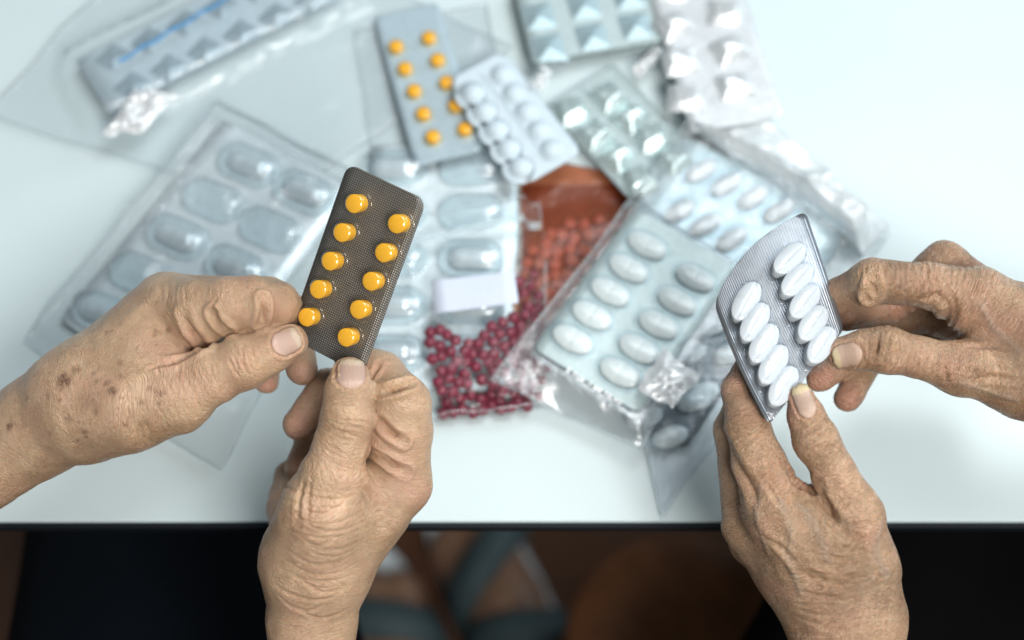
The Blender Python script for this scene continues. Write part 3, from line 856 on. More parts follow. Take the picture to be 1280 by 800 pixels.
pp = scatter(heap, 11.5, 5, 30000)+scatter([(648, 352), (668, 345), (680, 395), (660, 392)], 13, 6)
def bed(x, y):
    q = pz(x, y, .006)-fr_cm.c
    return .0125 if abs(q@fr_cm.u) < fr_cm.Lu/2+.003 and abs(q@fr_cm.v) < fr_cm.Lv/2+.002 else .0048
redp = [pz(x, y, bed(x, y)+random.Random(900+i).choice((0, 0, .0006, .0012))) for i, (x, y) in enumerate(pp)]
rb = bag('zip_bag', 'clear zip bag with a blank white label, holding dark red tablets', [(534, 531), (688, 507), (676, 252), (505, 285)], .006, M_filmr, .0007, 41, n=64, base=.0030, packs=[(fr_cm, .0100)], bulge=.0006, zipline=.86, bumps=[(*p[:2], p[2]+.0064, .0078) for p in redp])
o = link('label', sheet_mesh('label', round_rect_grid(fr_l.Lu, fr_l.Lv, .0006, 6, 4), lambda u, v, h: (u, v, h+.0006*math.sin(u*90)+.0004*math.cos(v*200+u*70)), .0002, M_paper), rb)
o.matrix_local = Matrix.Translation(-rb.location) @ fr_l.M
for i, p in enumerate(redp):
    r = random.Random(1900+i)
    o = link('red_tablet', pill_r, None, Matrix.Translation(p) @ Matrix.Rotation(r.uniform(0, 6.3), 4, 'Z') @ Matrix.Rotation(r.choice((r.uniform(-.35, .35), r.uniform(-.3, .3), r.uniform(.8, 1.5))), 4, 'X'))
    tag(o, 'dark red glossy round tablet in the heap at the bottom of the zip bag', 'tablet', 'dark red tablets heaped in the zip bag')

# ================================================================= clear bags over the packs
bag('plastic_bag', 'wide clear bag round the large capsule blister at left, its lower corner under the hand', [(30, 425), (275, 585), (468, 240), (270, 138)], .013, M_film2, .0026, 51, n=56, base=.0030, packs=[(fr_cl, .0105)])
zb = bag('zip_bag', 'big clear zip bag with a blue zip line, holding two grey-blue strips', [(-20, 140), (330, 255), (640, 60), (250, -130)], .014, M_film, .0016, 61, n=56, base=.0025, packs=[(fr_b1, .002), (fr_b2, .007)])
# the blue zip line lies along the upper strip
L = [pz(150+(300-150)*k/20, 76+(-12-76)*k/20+1.5*math.sin(k*1.3), .0195) for k in range(21)]; VV = []; FF = []
for q, p in enumerate(L):
    for a in range(6): th = a*PI/3; VV.append(p+np.array([.3*math.cos(th), .9*math.cos(th), .8*math.sin(th)])*.0013-np.array(zb.location))
    if q:
        for a in range(6): FF.append(((q-1)*6+a, (q-1)*6+(a+1) % 6, q*6+(a+1) % 6, q*6+a))
link('zip_line', mesh('zip_line', VV, FF, M_zipblue), zb)
bag('plastic_bag', 'thin empty clear bag lying flat under the far yellow strip', [(470, 200), (640, 190), (610, 10), (440, 40)], .004, M_film, .0014, 71, n=36, base=.0012, packs=[])
bag('plastic_bag', 'shiny clear bag over the ice-blue tablet blister, beside the silver strip', [(790, 262), (1008, 420), (1112, 290), (868, 150)], .016, M_film2, .0024, 81, n=56, base=.0040, packs=[(fr_r, .0075)])
# long narrow folded bag, the bright fold at right
bag('plastic_bag', 'long narrow folded clear bag running down to the right from the silver strip', [(870, 175), (1080, 322), (1114, 285), (925, 120)], .016, film('bright_folded_film', (.93, .97, .99), .5, (.95, .98, .99), .2, bump=.35, gloss=2.0), .0036, 91, n=50, base=.0060, packs=[(fr_r, .010)], bulge=.004)
mb = bag('plastic_bag', 'clear bag round the main white-tablet blister stack, one corner sticking out to the left', [(616, 474), (806, 556), (938, 338), (790, 246)], .024, film('glossy_bag_film', (.98, .99, 1.0), .07, (.96, .99, 1.0), .12, bump=.6, gloss=2.2), .0008, 101, n=60, base=.0190, packs=[], droop=fr_m2)
bag('plastic_bag', 'smoky clear bag over the lower tablet blister, its pointed tail hanging to the table edge', [(790, 470), (832, 642), (945, 470), (905, 372)], .016, film('smoky_film', (.94, .96, .98), .05, rough=.10, bump=.6, gloss=1.5), .0034, 111, n=50, base=.0040, packs=[(fr_u, .0085)], bulge=.002)

# crumpled bright scraps; the two largest stand in for soft glare
def scrap(name, label, pts, z, h, mat, seed, cat):
    n = 18; Q = [pz(x, y, z) for x, y in pts]; A = np.linspace(0, 1, n); s, t = np.meshgrid(A, A, indexing='ij')
    P = (Q[0][None, None]*((1-s)*(1-t))[..., None]+Q[1][None, None]*(s*(1-t))[..., None]+Q[2][None, None]*(s*t)[..., None]+Q[3][None, None]*((1-s)*t)[..., None]).reshape(-1, 3)
    e = np.clip(np.minimum(np.minimum(s, 1-s), np.minimum(t, 1-t)).ravel()*5, 0, 1)
    P = P+np.stack([vnoise(P*160, seed), vnoise(P*160, seed+1), 0*P[:, 0]], 1)*.0022
    P[:, 2] += h*((1-np.abs(vnoise(P*120, seed+2)))*1.0+.5*(1-np.abs(vnoise(P*260, seed+3))))*(.45+.55*e)
    B = P.copy(); B[:, 2] -= .0003
    V = np.concatenate([P, B]); k = n*n; F = []
    for i in range(n-1):
        for j in range(n-1):
            a = i*n+j; F.append((a, a+n, a+n+1, a+1)); F.append((k+a, k+a+1, k+a+n+1, k+a+n))
    c = np.array([P[:, 0].mean(), P[:, 1].mean(), z])
    return tag(link(name, mesh(name, V-c, F, mat, False), None, Matrix.Translation(c)), label, cat)
scrap('glare_scrap', 'white crumpled sheet with two points standing in for glare beside the grey-blue strips', [(130, 168), (178, 170), (224, 118), (170, 112)], .016, .004, M_shine, 5, 'scrap')
scrap('film_scrap', 'bright crumpled bit of film standing in for glare at the lower corner of the topmost scored-tablet blister', [(796, 484), (840, 514), (872, 470), (828, 434)], .028, .0024, M_shine, 9, 'scrap')
scrap('paper_tab', 'narrow white folded tab lying beside the far middle foil stack', [(790, 90), (800, 97), (832, 66), (822, 56)], .008, .004, M_shine, 15, 'tab')
scrap('film_scrap', 'small shiny twist of film between the white domed pack and the foil stack', [(664, 112), (676, 118), (690, 92), (676, 84)], .018, .005, M_shine, 21, 'scrap')
# embossed batch marks on the main blister: raised strokes as in the photo, too small to read, coloured white for their glints
tx = bpy.data.curves.new('batch_marks', 'FONT'); tx.body = "5.1ua  i ee ra.vu"; tx.size = .0050; tx.extrude = .0002; tx.offset = .00008; tx.align_x = 'CENTER'; tx.align_y = 'CENTER'
tx.materials.append(simple('glint_white', (.95, .97, .98), .3, namp=.0)); to_ = bpy.data.objects.new('batch_marks', tx); COL.objects.link(to_)
dg = bpy.context.evaluated_depsgraph_get(); tme = bpy.data.meshes.new_from_object(to_.evaluated_get(dg)); bpy.data.objects.remove(to_); to = link('batch_marks', tme)
u0, v0 = fr_m.uv(742, 484, 0); to.parent = main
to.matrix_local = Matrix.Translation((u0, v0, .0013)) @ Matrix.Rotation(0.02, 4, 'Z')

# ================================================================= the two strips held in the hands
fr_h = hframe((354, 421, 13), (450, 464, 1), (538, 251, -21), (439, 208, -8))
cav_hy = cavity_mesh('cavity', 'round', .0051, .0051, .0066, film('cavity_plastic_yellow', (1.0, .97, .90), .02, rough=.06, bump=.02, bscale=200, gloss=1.3))  # warm tint carries the orange glow of the lit plastic
pill_hy = tablet_mesh('tablet', 'round', .0039, .0039, .0060, M_yellow, flat=.93)
pos = cells(fr_h, [((450, 254), (391, 395), 5), ((503, 279), (440, 420), 5)], .0005)
pack('pill_strip', 'dark grey strip of ten yellow tablets held upright between the two left-hand-side thumbs', fr_h, .0048, M_darkfoil, .0004, pos, 0, cav_hy, pill_hy)
# edge crimp of the dark strip: a fine row of pressed dots along its lower end
# curved white-tablet strip
def q3(p): return hp(*p)
cA, cB, cC, cD = (1007, 264, 19), (893, 381, -2), (961, 532, -22), (1055, 412, -2)
def edge(a, m, b):
    a, m, b = q3(a), q3(m), q3(b); k = 2*m-.5*(a+b)
    return lambda t_: (1-t_)**2*a+2*t_*(1-t_)*k+t_*t_*b
eBA = edge(cB, (936, 312, 6), cA); eCD = edge(cC, (1010, 468, -13), cD); eBC = edge(cB, (922, 455, -14), cC); eAD = edge(cA, (1032, 338, 7), cD)
bA, bB, bC, bD = map(q3, (cA, cB, cC, cD))
def coons(s_, t_):
    """s across (B side 0, A side 1), t along (top 0, bottom 1)"""
    return (1-t_)*eBA(s_)+t_*eCD(s_)+(1-s_)*eBC(t_)+s_*eAD(t_)-((1-s_)*(1-t_)*bB+s_*(1-t_)*bA+(1-s_)*t_*bC+s_*t_*bD)
def cframe(s_, t_):
    e = .01; p = coons(s_, t_); du = norm(coons(s_+e, t_)-coons(s_-e, t_)); dv = -norm(coons(s_, t_+e)-coons(s_, t_-e))
    n_ = norm(np.cross(du, dv)); return p, du, norm(np.cross(n_, du)), n_
Lw = np.linalg.norm(bA-bB); Ll = np.linalg.norm(bC-bB)
ctr = coons(.5, .5); root = tag(empty('pill_strip', tuple(ctr)), 'bent silver strip of ten white tablets held up between the two right-hand-side hands', 'blister pack')
def cfn(u, v, h):
    p, du, dv, n_ = cframe(u/Lw+.5, .5-v/Ll); return p+n_*h-ctr
link('backing', sheet_mesh('backing', round_rect_grid(Lw, Ll, .0030, 16, 20), cfn, .0004, M_silverfoil), root)
def spx(px, py):
    best = min(((coons(a/40, b/40), a/40, b/40) for a in range(41) for b in range(41)), key=lambda q: (lambda d: ((d@RT)/(d@FWD)*FPX+640-px)**2+(400-(d@UP)/(d@FWD)*FPX-py)**2)(q[0]-CAM)); return best[1], best[2]
cav_hw = cavity_mesh('cavity', 'oval', .0111, .0058, .0069, film('cavity_plastic_silver', (.96, .98, 1.0), .03, rough=.06, bump=.03, bscale=200, gloss=.6))
pill_hw = tablet_mesh('tablet', 'oval', .0096, .0048, .0064, M_white, score=.00045, cross=True, flat=.78)
for (x0, y0), (x1, y1) in (((931, 384), (975, 485)), ((980, 330), (1020, 434))):
    s0, t0 = spx(x0, y0); s1, t1 = spx(x1, y1)
    for i in range(5):
        p, du, dv, n_ = cframe(s0+(s1-s0)*i/4, t0+(t1-t0)*i/4)
        M = Matrix(np.vstack([np.stack([du, dv, n_, p-ctr+n_*.0003], 1), [0, 0, 0, 1]]).tolist())
        link('cavity', cav_hw, root, M @ Matrix.Rotation(.12, 4, 'Z')); link('tablet', pill_hw, root, M @ Matrix.Rotation(.12, 4, 'Z'))
# ================================================================= what shows below the table edge
t = NT('brown_floor'); co = t.tex().outputs['Object']
c = t.ramp(t.noise(co, 6, 6, .6), [(.3, (.085, .034, .016)), (.7, (.15, .062, .028))])
b = t.bsdf(c, .45); floor = link('floor', box_mesh('floor', (-2.5, -2.5, -.76), (2.5, 2.5, -.74), t.m)); tag(floor, kind='structure')
class SDF(Hand): pass
def body_mesh(name, segs, mat, k=12, vox=.006):
    """segs with world points (p, q, rp, rq)"""
    H = Hand([]); cs = [(np.array(a, float), np.array(b_, float), ra, rb) for a, b_, ra, rb in segs]
    H.groups = [(k*.001, k*.001, cs)]; H.bones = cs
    pts = np.array([p for c in cs for p in c[:2]]); rad = max(max(c[2], c[3]) for c in cs)
    lo = pts.min(0)-rad-2*vox; hi = pts.max(0)+rad+2*vox; n = np.ceil((hi-lo)/vox).astype(int)+1
    G = np.stack(np.meshgrid(*[lo[i]+vox*np.arange(n[i]) for i in range(3)], indexing='ij'), -1).reshape(-1, 3)
    V, F = surface_nets(H.sdf(G).reshape(n), lo, vox)
    N = quad_normals(V, F); V = V-N*H.sdf(V)[:, None]
    return V, F, N
def cloth(name, segs, mat, seed, amp=.006):
    V, F, N = body_mesh(name, segs, mat)
    V = V+N*((1-np.abs(vnoise(V*np.array([26, 9, 20]), seed)))*amp-amp*.5)[:, None]
    c = V.mean(0); o = link(name, mesh(name, V-c, F, mat), None, Matrix.Translation(c)); return o
M_navy = simple('navy_trouser_cloth', (.0025, .0045, .0075), .95, spec=.1, nscale=900, namp=.2, bump=.3)
M_black = simple('black_trouser_cloth', (.0025, .0025, .003), .95, spec=.1, nscale=900, namp=.2, bump=.3)
zl = -.17
def fl(px, py, z): return tuple(pz(px, py, z))
tag(cloth('trousers', [(fl(165, 1000, zl), fl(200, 560, zl), .080, .070), (fl(315, 1000, zl), fl(252, 560, zl), .080, .062), (fl(200, 560, zl), fl(200, 500, -.6), .068, .05), (fl(262, 560, zl), fl(262, 500, -.6), .066, .05)], M_navy, 3), 'dark navy trousers of the person seated at lower left', 'trousers')
tag(cloth('trousers', [(fl(1010, 1000, zl), fl(1180, 590, zl), .075, .060), (fl(1300, 1000, zl), fl(1290, 560, zl), .090, .078), (fl(1180, 590, zl), fl(1180, 520, -.6), .055, .045), (fl(1290, 560, zl), fl(1290, 500, -.6), .075, .05)], M_black, 5), 'black trousers of the person seated at lower right', 'trousers')
# sandalled foot on the floor
M_strap = simple('dark_teal_strap', (.06, .095, .105), .6, bump=.3)
M_sole = simple('pale_grey_sole', (.75, .82, .85), .55)
M_skinfar = simple('foot_skin', (.30, .165, .10), .5, namp=.12, nscale=60, Subsurface_Weight=.1)
def foot(label, heel, toe, side, name='foot'):
    heel = np.array(heel); toe = np.array(toe); a = norm((toe-heel)*[1, 1, 0]); x = np.array([a[1], -a[0], 0])*side; L = np.linalg.norm((toe-heel)[:2]); z = np.array([0, 0, 1.])
    P = lambda u, s_, h: heel+a*(u*L)+x*s_+z*h
    segs = [(P(.08, 0, .050), P(.5, .0, .058), .032, .034), (P(.5, 0, .055), P(.78, .008, .045), .036, .026), (P(.5, -.012, .045), P(.78, -.022, .042), .032, .022), (P(.10, 0, .055), P(-.02, 0, .13), .032, .034), (P(-.02, 0, .13), np.array(pz(760, 1330, -.45)), .034, .05)]
    for i in range(5):
        s_ = .026-.0155*i; u = 1.0-.045*i-(.02 if i == 0 else 0); r_ = .0125-.001*i if i else .0155
        segs.append((P(.76, s_*.95, .040), P(u-.03, s_, .036), r_+.002, r_*.85))
    V, F, N = body_mesh(name, segs, M_skinfar, k=8, vox=.004)
    root = tag(empty(name, tuple(heel)), label, 'foot'); link('skin', mesh('skin', V-heel, F, M_skinfar), root)
    # sole
    out = []
    for k in range(40):
        t_ = 2*PI*k/40; u = .5+.54*math.cos(t_)*(1 if math.cos(t_) > 0 else .97); wd = .047*(.82+.25*u) if True else 0
        out.append((u, wd*math.copysign(abs(math.sin(t_))**.75, math.sin(t_))))
    VV = []; FF = []
    for h, sc in ((.004, .97), (.010, 1.0), (.024, 1.0), (.028, .97)):
        for u, s_ in out: VV.append(P(.5+(u-.5)*sc, s_*sc, h)-heel)
    n = len(out)
    for j in range(3):
        for i in range(n): FF.append((j*n+i, j*n+(i+1) % n, (j+1)*n+(i+1) % n, (j+1)*n+i))
    FF.append(tuple(range(n))[::-1]); FF.append(tuple(3*n+i for i in range(n)))
    link('sandal_sole', mesh('sandal_sole', VV, FF, M_sole, False), root)
    # straps: bands over the instep
    for u, wd, hh, tilt in ((.66, .040, .086, .10), (.36, .036, .100, -.06), (.10, .024, .085, 0)):
        VV = []; FF = []; K = 18
        for k in range(K+1):
            t_ = PI*k/K; s_ = math.cos(t_)*(.050 if u > .2 else .042); h = .022+(hh-.022)*math.sin(t_)**.75; uu = u+tilt*math.cos(t_)
            for du, dr in ((-wd/2, 0), (wd/2, 0), (wd/2, .004), (-wd/2, .004)): VV.append(P(uu, s_*(1+dr*12), h+dr)+a*du-heel)
            if k:
                b0 = (k-1)*4
                for q in range(4): FF.append((b0+q, b0+(q+1) % 4, b0+4+(q+1) % 4, b0+4+q))
        link('sandal_strap', mesh('sandal_strap', VV, FF, M_strap), root)
    return root
foot('bare foot in a grey-soled sandal with dark teal straps, blurred on the floor', fl(715, 930, -.74), fl(560, 625, -.74), 1)
foot('second sandalled foot mostly hidden behind the lower left hand, on the floor', fl(560, 1010, -.74), fl(455, 700, -.74), -1)
# wooden stool end and a dark shoe
M_wood = simple('orange_brown_wood', (.23, .09, .034), .5, nscale=30, namp=.15)
st = tag(empty('stool', fl(790, 800, -.74)), 'orange-brown wooden stool, blurred below the middle of the table edge', 'stool')
o_ = np.array(st.location)
def tube_box(p, q, w_): 
    p, q = np.array(p), np.array(q); bm = bmesh.new(); bmesh.ops.create_cube(bm, size=1)
    d = q-p; L = np.linalg.norm(d); R = Vector(d).to_track_quat('Z', 'Y').to_matrix().to_4x4()
    bmesh.ops.bevel(bm, geom=list(bm.edges), offset=.06, segments=2, affect='EDGES')
    bmesh.ops.scale(bm, vec=(w_, w_, L), verts=bm.verts); bm.transform(Matrix.Translation((p+q)/2-o_) @ R)
    me = bpy.data.meshes.new('leg'); bm.to_mesh(me); bm.free(); me.materials.append(M_wood); return me
seat = rings_mesh('seat', [(x*1.0, y) for x, y in outline('oval', .085, .085, 44)], [(.012, 0), (.003, .004), (0, .012), (.002, .024), (.008, .030), (.03, .031)], M_wood)
sc_ = np.array(fl(845, 815, -.42)); link('seat', seat, st, Matrix.Translation(sc_-o_))
for dx in (-.055, .055):
    for dy in (-.055, .055):
        link('leg', tube_box((sc_[0]+dx*.8, sc_[1]+dy*.8, -.418), (sc_[0]+dx*1.2, sc_[1]+dy*1.2, -.739), .03), st)
# ================================================================= the four hands
skin_a = skin_material('skin_left_person', (.63, .43, .275), (.43, .265, .155), (.60, .32, .235), .32, 1.05)
skin_b = skin_material('skin_right_person', (.60, .40, .255), (.35, .205, .115), (.56, .28, .205), .29, 1.35)
nail_a = nail_material('nail_pink', (.55, .375, .30), (.62, .50, .36))
nail_b = nail_material('nail_ivory', (.54, .38, .29), (.70, .58, .35))

# --- hand 1: left hand reaching in from the left edge
W = (112, 500, 8, 60); IM = (212, 388, 16, 44); MM = (208, 384, 30, 42)
g = [
 (10, 5, [((-430, 835, 40, 72), (-120, 640, 22, 64)), ((-120, 640, 22, 64), (60, 527, 12, 58)), ((60, 527, 12, 58), W), (W, IM), (W, MM), (W, (190, 405, 48, 38)), (W, (170, 435, 62, 34)),
          (W, (165, 505, 0, 52)), ((165, 505, 0, 52), (222, 492, -4, 49)), (W, (188, 448, 6, 52))]),
 (2.2, 2.5, [(IM, (252, 392, 2, 42)), ((252, 392, 2, 42), (288, 381, -3, 35)), ((288, 381, -3, 35), (318, 379, -1, 34)), ((318, 379, -1, 34), (346, 380, 5, 28)), ((346, 380, 5, 28), (369, 389, 16, 20))]),
 (3.5, 2.2, [((222, 492, -4, 49), (262, 472, -6, 35)), ((262, 472, -6, 35), (305, 453, -6, 32.5)), ((305, 453, -6, 32.5), (338, 438, -3, 27)), ((338, 438, -3, 27), (364, 428, 0, 22))]),
 (3.0, 1.5, [(MM, (334, 377, 26, 30)), ((334, 377, 26, 30), (368, 418, 30, 23)), ((368, 418, 30, 23), (378, 461, 24, 20))]),
 (3.0, 1.5, [((190, 405, 48, 38), (300, 400, 50, 28)), ((300, 400, 50, 28), (332, 440, 46, 21)), ((332, 440, 46, 21), (334, 476, 36, 16))]),
 (3.0, 1.5, [((170, 435, 62, 34), (250, 440, 68, 24)), ((250, 440, 68, 24), (285, 462, 60, 17)), ((285, 462, 60, 17), (288, 470, 52, 14))]),
]
H1 = Hand(g)
cr = [([(229, 392), (236, 410), (249, 424), (257, 436)], 2.2, .9), ([(266, 391), (273, 404), (285, 413)], 2.2, .8),
      ([(329, 374), (330, 390), (326, 405)], 2.2, .8), ([(178, 452), (200, 456), (225, 450), (250, 440), (262, 432)], 1.5, .8),
      ([(262, 388), (268, 380), (270, 372)], .5, .6), ([(186, 462), (204, 456)], .8, .7), ([(226, 448), (222, 466), (226, 480)], .35, .6),
      ([(300, 428), (304, 440), (303, 455), (310, 468)], .55, .55), ([(310, 425), (316, 438), (314, 452)], .5, .5), ([(292, 442), (298, 456), (296, 470)], .45, .55),
      ([(303, 432), (318, 445), (322, 458)], .4, .5), ([(286, 447), (292, 462), (304, 476)], .4, .5)]
cr += knuckle(308, 450, -26, 24, 9, 34, .45, .5, 3) + knuckle(280, 366, 5, 20, 7, 40, .16, .5, 4) + knuckle(322, 360, 5, 18, 5, 26, .12, .5, 5)
cr += knuckle(240, 470, -26, 34, 10, 60, .28, .6, 8) + knuckle(222, 372, 0, 26, 6, 40, .3, .7, 9)
cr += knuckle(215, 525, -20, 30, 9, 80, .26, .6, 10)
rr = random.Random(4)
spots = [(80, 475, 10, 1.0), (141, 488, 6, .95), (12, 533, 6, .9), (95, 462, 6, .6), (150, 470, 4, .6), (186, 486, 4, .5), (120, 515, 5, .5), (106, 540, 4, .7), (157, 531, 3.5, .65), (60, 495, 4, .45), (120, 477, 5, .4), (165, 521, 3, .5), (175, 530, 3, .5), (134, 416, 4, .5), (50, 580, 12, .3), (100, 562, 10, .25), (105, 500, 14, .2)]
spots += [(rr.uniform(10, 220), rr.uniform(400, 560), rr.uniform(1.5, 4.5), rr.uniform(.25, .65)) for _ in range(75)]
reds = [(372, 432, 16, .5), (345, 385, 22, .5), (300, 392, 16, .3), (240, 425, 20, .45), (376, 468, 22, .8), (334, 482, 20, .9), (200, 440, 25, .25), (300, 450, 20, .2)]
make_hand('hand', 'left hand with age spots reaching in from the left, pinching the yellow pill strip', 'hand', H1, skin_a, nail_a,
          cr, spots, reds, [(357.5, 427.5, -27, 37, 33, .25)], .10, seed=11,
          rough_zones=[(60, 530, 90, .5), (150, 530, 70, .4), (305, 452, 30, .4), (230, 500, 50, .3)],
          ridge=[([(120, 440), (160, 400), (195, 365)], .5, 3.0)])

# --- hand 2: right hand coming up from the bottom edge
W = (395, 704, 3, 53); IM = (498, 603, 4, 41)
g = [
 (10, 5, [((392, 1230, 40, 64), (389, 920, 10, 54)), ((389, 920, 10, 54), (390, 770, 5, 50)), ((390, 770, 5, 50), W), (W, IM), (W, (485, 615, 22, 40)), (W, (430, 625, 40, 38)), (W, (362, 636, 36, 27)),
          (W, (402, 645, -6, 50)), ((402, 645, -6, 50), (413, 598, -12, 39)), (W, (450, 640, 4, 48))]),
 (2.5, 3.0, [(IM, (500, 540, -2, 39)), ((500, 540, -2, 39), (501, 505, -3, 37)), ((501, 505, -3, 37), (474, 472, 8, 32)), ((474, 472, 8, 32), (440, 447, 18, 22))]),
 (3.5, 2.5, [((413, 598, -12, 39), (425, 556, -14, 32)), ((425, 556, -14, 32), (434, 522, -15, 31.5)), ((434, 522, -15, 31.5), (437, 490, -12, 28)), ((437, 490, -12, 28), (437, 471, -8, 24.5))]),
 (3.0, 1.5, [((485, 615, 22, 40), (470, 505, 30, 30)), ((470, 505, 30, 30), (411, 490, 30, 27)), ((411, 490, 30, 27), (373, 531, 25, 20))]),
 (3.0, 1.5, [((430, 625, 40, 38), (440, 545, 50, 28)), ((440, 545, 50, 28), (392, 552, 48, 22)), ((392, 552, 48, 22), (374, 585, 40, 18))]),
 (3.0, 1.5, [((362, 636, 36, 27), (380, 590, 58, 22)), ((380, 590, 58, 22), (362, 595, 54, 18)), ((362, 595, 54, 18), (352, 620, 46, 16))]),
]
H2 = Hand(g)
cr = [([(474, 490), (485, 489), (500, 485), (513, 479)], 2.6, .9), ([(463, 472), (470, 463), (474, 453)], 1.0, .6), ([(476, 527), (485, 537), (495, 545), (505, 551)], 2.2, .8),
      ([(464, 562), (478, 571), (492, 582), (508, 590)], 2.1, .8), ([(458, 566), (452, 590), (456, 614), (468, 636)], 1.4, 1.0), ([(470, 545), (484, 556)], .5, .6),
      ([(405, 548), (420, 541), (440, 543), (455, 547)], .4, .5), ([(408, 508), (425, 503), (450, 508)], .35, .5), ([(408, 512), (430, 514), (456, 520)], .4, .5), ([(412, 528), (436, 524), (462, 530)], .4, .5),
      ([(380, 600), (372, 625), (372, 655)], .7, 1.2), ([(390, 590), (384, 625), (386, 660)], .4, .9)]
cr += knuckle(434, 524, -84, 26, 11, 46, .42, .5, 13) + knuckle(420, 570, -76, 30, 9, 60, .25, .6, 14) + knuckle(505, 520, -90, 22, 4, 50, .10, .5, 15)
# crossing folds of the wrist
for i in range(17):
    r = random.Random(100+i); y = 622+i*9+r.uniform(-3, 3); x0 = 345+r.uniform(-5, 30); x1 = 470-i*1.6+r.uniform(-40, 5)
    cr.append(([(x0, y-14+r.uniform(-4, 4)), (x0*.65+x1*.35, y+4), (x0*.3+x1*.7, y+4+r.uniform(-3, 3)), (x1, y-12+r.uniform(-5, 5))], r.uniform(.25, .55), r.uniform(.5, .9)))
reds = [(437, 452, 14, .5), (375, 535, 25, .85), (470, 460, 18, .4), (480, 545, 16, .35), (375, 580, 25, .8), (335, 640, 25, .7), (490, 570, 22, .3), (440, 600, 20, .3)]
rr = random.Random(8)
spots = [(rr.uniform(340, 500), rr.uniform(600, 800), rr.uniform(1.2, 2.6), rr.uniform(.12, .35)) for _ in range(35)]
make_hand('hand', 'right hand rising from below, thumb upright over the yellow pill strip', 'hand', H2, skin_a, nail_a,
          cr, spots, reds, [(438.5, 467.5, -88, 37, 38, .25)], .14, seed=22,
          rough_zones=[(420, 650, 70, .5), (400, 720, 60, .5), (433, 525, 25, .4), (470, 660, 40, .4)])

# --- hand 3: right hand reaching in from the right edge
W = (1322, 447, 6, 70); IM = (1222, 376, 4, 42); MM = (1238, 384, 24, 40)
g = [
 (10, 4.5, [((1830, 590, 40, 76), (1500, 490, 14, 68)), ((1500, 490, 14, 68), W), (W, IM), (W, MM), (W, (1250, 410, 42, 38)), (W, (1262, 440, 56, 32)), (W, (1275, 478, -2, 36)), ((1275, 478, -2, 36), (1200, 461, -8, 33)),
          (W, (1248, 425, 12, 44))]),
 (2.5, 3.0, [(IM, (1160, 357, -2, 28)), ((1160, 357, -2, 28), (1090, 351, -4, 28)), ((1090, 351, -4, 28), (1050, 368, 8, 21)), ((1050, 368, 8, 21), (1020, 392, 14, 17))]),
 (3.0, 4.0, [((1200, 461, -8, 33), (1152, 448, -11, 25)), ((1152, 448, -11, 25), (1108, 438, -13, 28.5)), ((1108, 438, -13, 28.5), (1078, 438, -12, 24)), ((1078, 438, -12, 24), (1055, 441, -10, 21))]),
 (3.0, 1.5, [(MM, (1180, 334, 24, 31)), ((1180, 334, 24, 31), (1110, 382, 24, 22)), ((1110, 382, 24, 22), (1058, 397, 14, 16))]),
 (3.0, 1.5, [((1250, 410, 42, 38), (1150, 385, 46, 27)), ((1150, 385, 46, 27), (1070, 440, 40, 20)), ((1070, 440, 40, 20), (1026, 472, 24, 18.5))]),
 (3.0, 1.5, [((1262, 440, 56, 32), (1160, 420, 60, 24)), ((1160, 420, 60, 24), (1085, 450, 46, 19)), ((1085, 450, 46, 19), (1059, 498, 32, 17.5))]),
]
H3 = Hand(g)
cr = [([(1091, 352), (1095, 362), (1090, 372)], 1.8, 1.0), ([(1083, 372), (1080, 366), (1088, 358)], 1.0, .7), ([(1160, 372), (1172, 366), (1178, 378)], .9, .7),
      ([(1172, 352), (1182, 368), (1188, 388), (1180, 408), (1178, 416)], 1.6, 1.0), ([(1183, 352), (1194, 372), (1196, 394), (1186, 416)], 1.2, .9), ([(1180, 420), (1200, 412), (1216, 396)], 1.6, 1.2),
      ([(1192, 424), (1212, 416), (1230, 400)], .9, 1.0), ([(1164, 346), (1174, 356), (1170, 370)], .8, .7), ([(1143, 373), (1160, 374), (1175, 366)], .6, .6),
      ([(1205, 435), (1235, 432), (1270, 436)], .7, 1.4), ([(1210, 478), (1240, 470), (1275, 476)], .6, 1.2), ([(1185, 448), (1180, 462), (1186, 480)], .5, 1.0)]
cr += knuckle(1112, 438, 8, 24, 12, 34, .75, .55, 23) + knuckle(1140, 345, 0, 22, 12, 70, .45, .55, 24) + knuckle(1092, 342, 0, 18, 6, 30, .4, .6, 25)
cr += knuckle(1178, 350, 10, 26, 9, 44, .6, .7, 26) + knuckle(1215, 350, 15, 28, 8, 40, .35, .8, 27) + knuckle(1160, 455, 10, 18, 6, 40, .35, .6, 28) + knuckle(1130, 395, -20, 20, 6, 60, .7, .8, 29)
rr = random.Random(5)
spots = [(rr.uniform(1120, 1280), rr.uniform(330, 510), rr.uniform(1.5, 4.5), rr.uniform(.15, .5)) for _ in range(50)] + [(1175, 306, 20, .35), (1195, 480, 16, .3)]
reds = [(1040, 445, 14, .6), (1026, 476, 25, .95), (1059, 500, 28, .95), (1060, 398, 16, .4), (1120, 390, 40, .6), (1170, 350, 30, .2), (1192, 465, 22, .4)]
make_hand('hand', 'wrinkled right hand reaching in from the right, holding the bent silver tablet strip', 'hand', H3, skin_b, nail_b,
          cr, spots, reds, [(1060, 444, 165, 36, 31, .7)], .20, seed=33,
          rough_zones=[(1230, 470, 60, .5), (1110, 438, 25, .6), (1180, 370, 50, .5), (1260, 420, 60, .4)],
          ridge=[([(1275, 440), (1240, 410), (1225, 380)], .5, 1.3), ([(1270, 500), (1230, 488), (1200, 478)], .5, 1.3), ([(1290, 470), (1240, 462), (1205, 455)], .9, 2.2), ([(1285, 400), (1245, 375), (1222, 350)], .6, 2.4)])

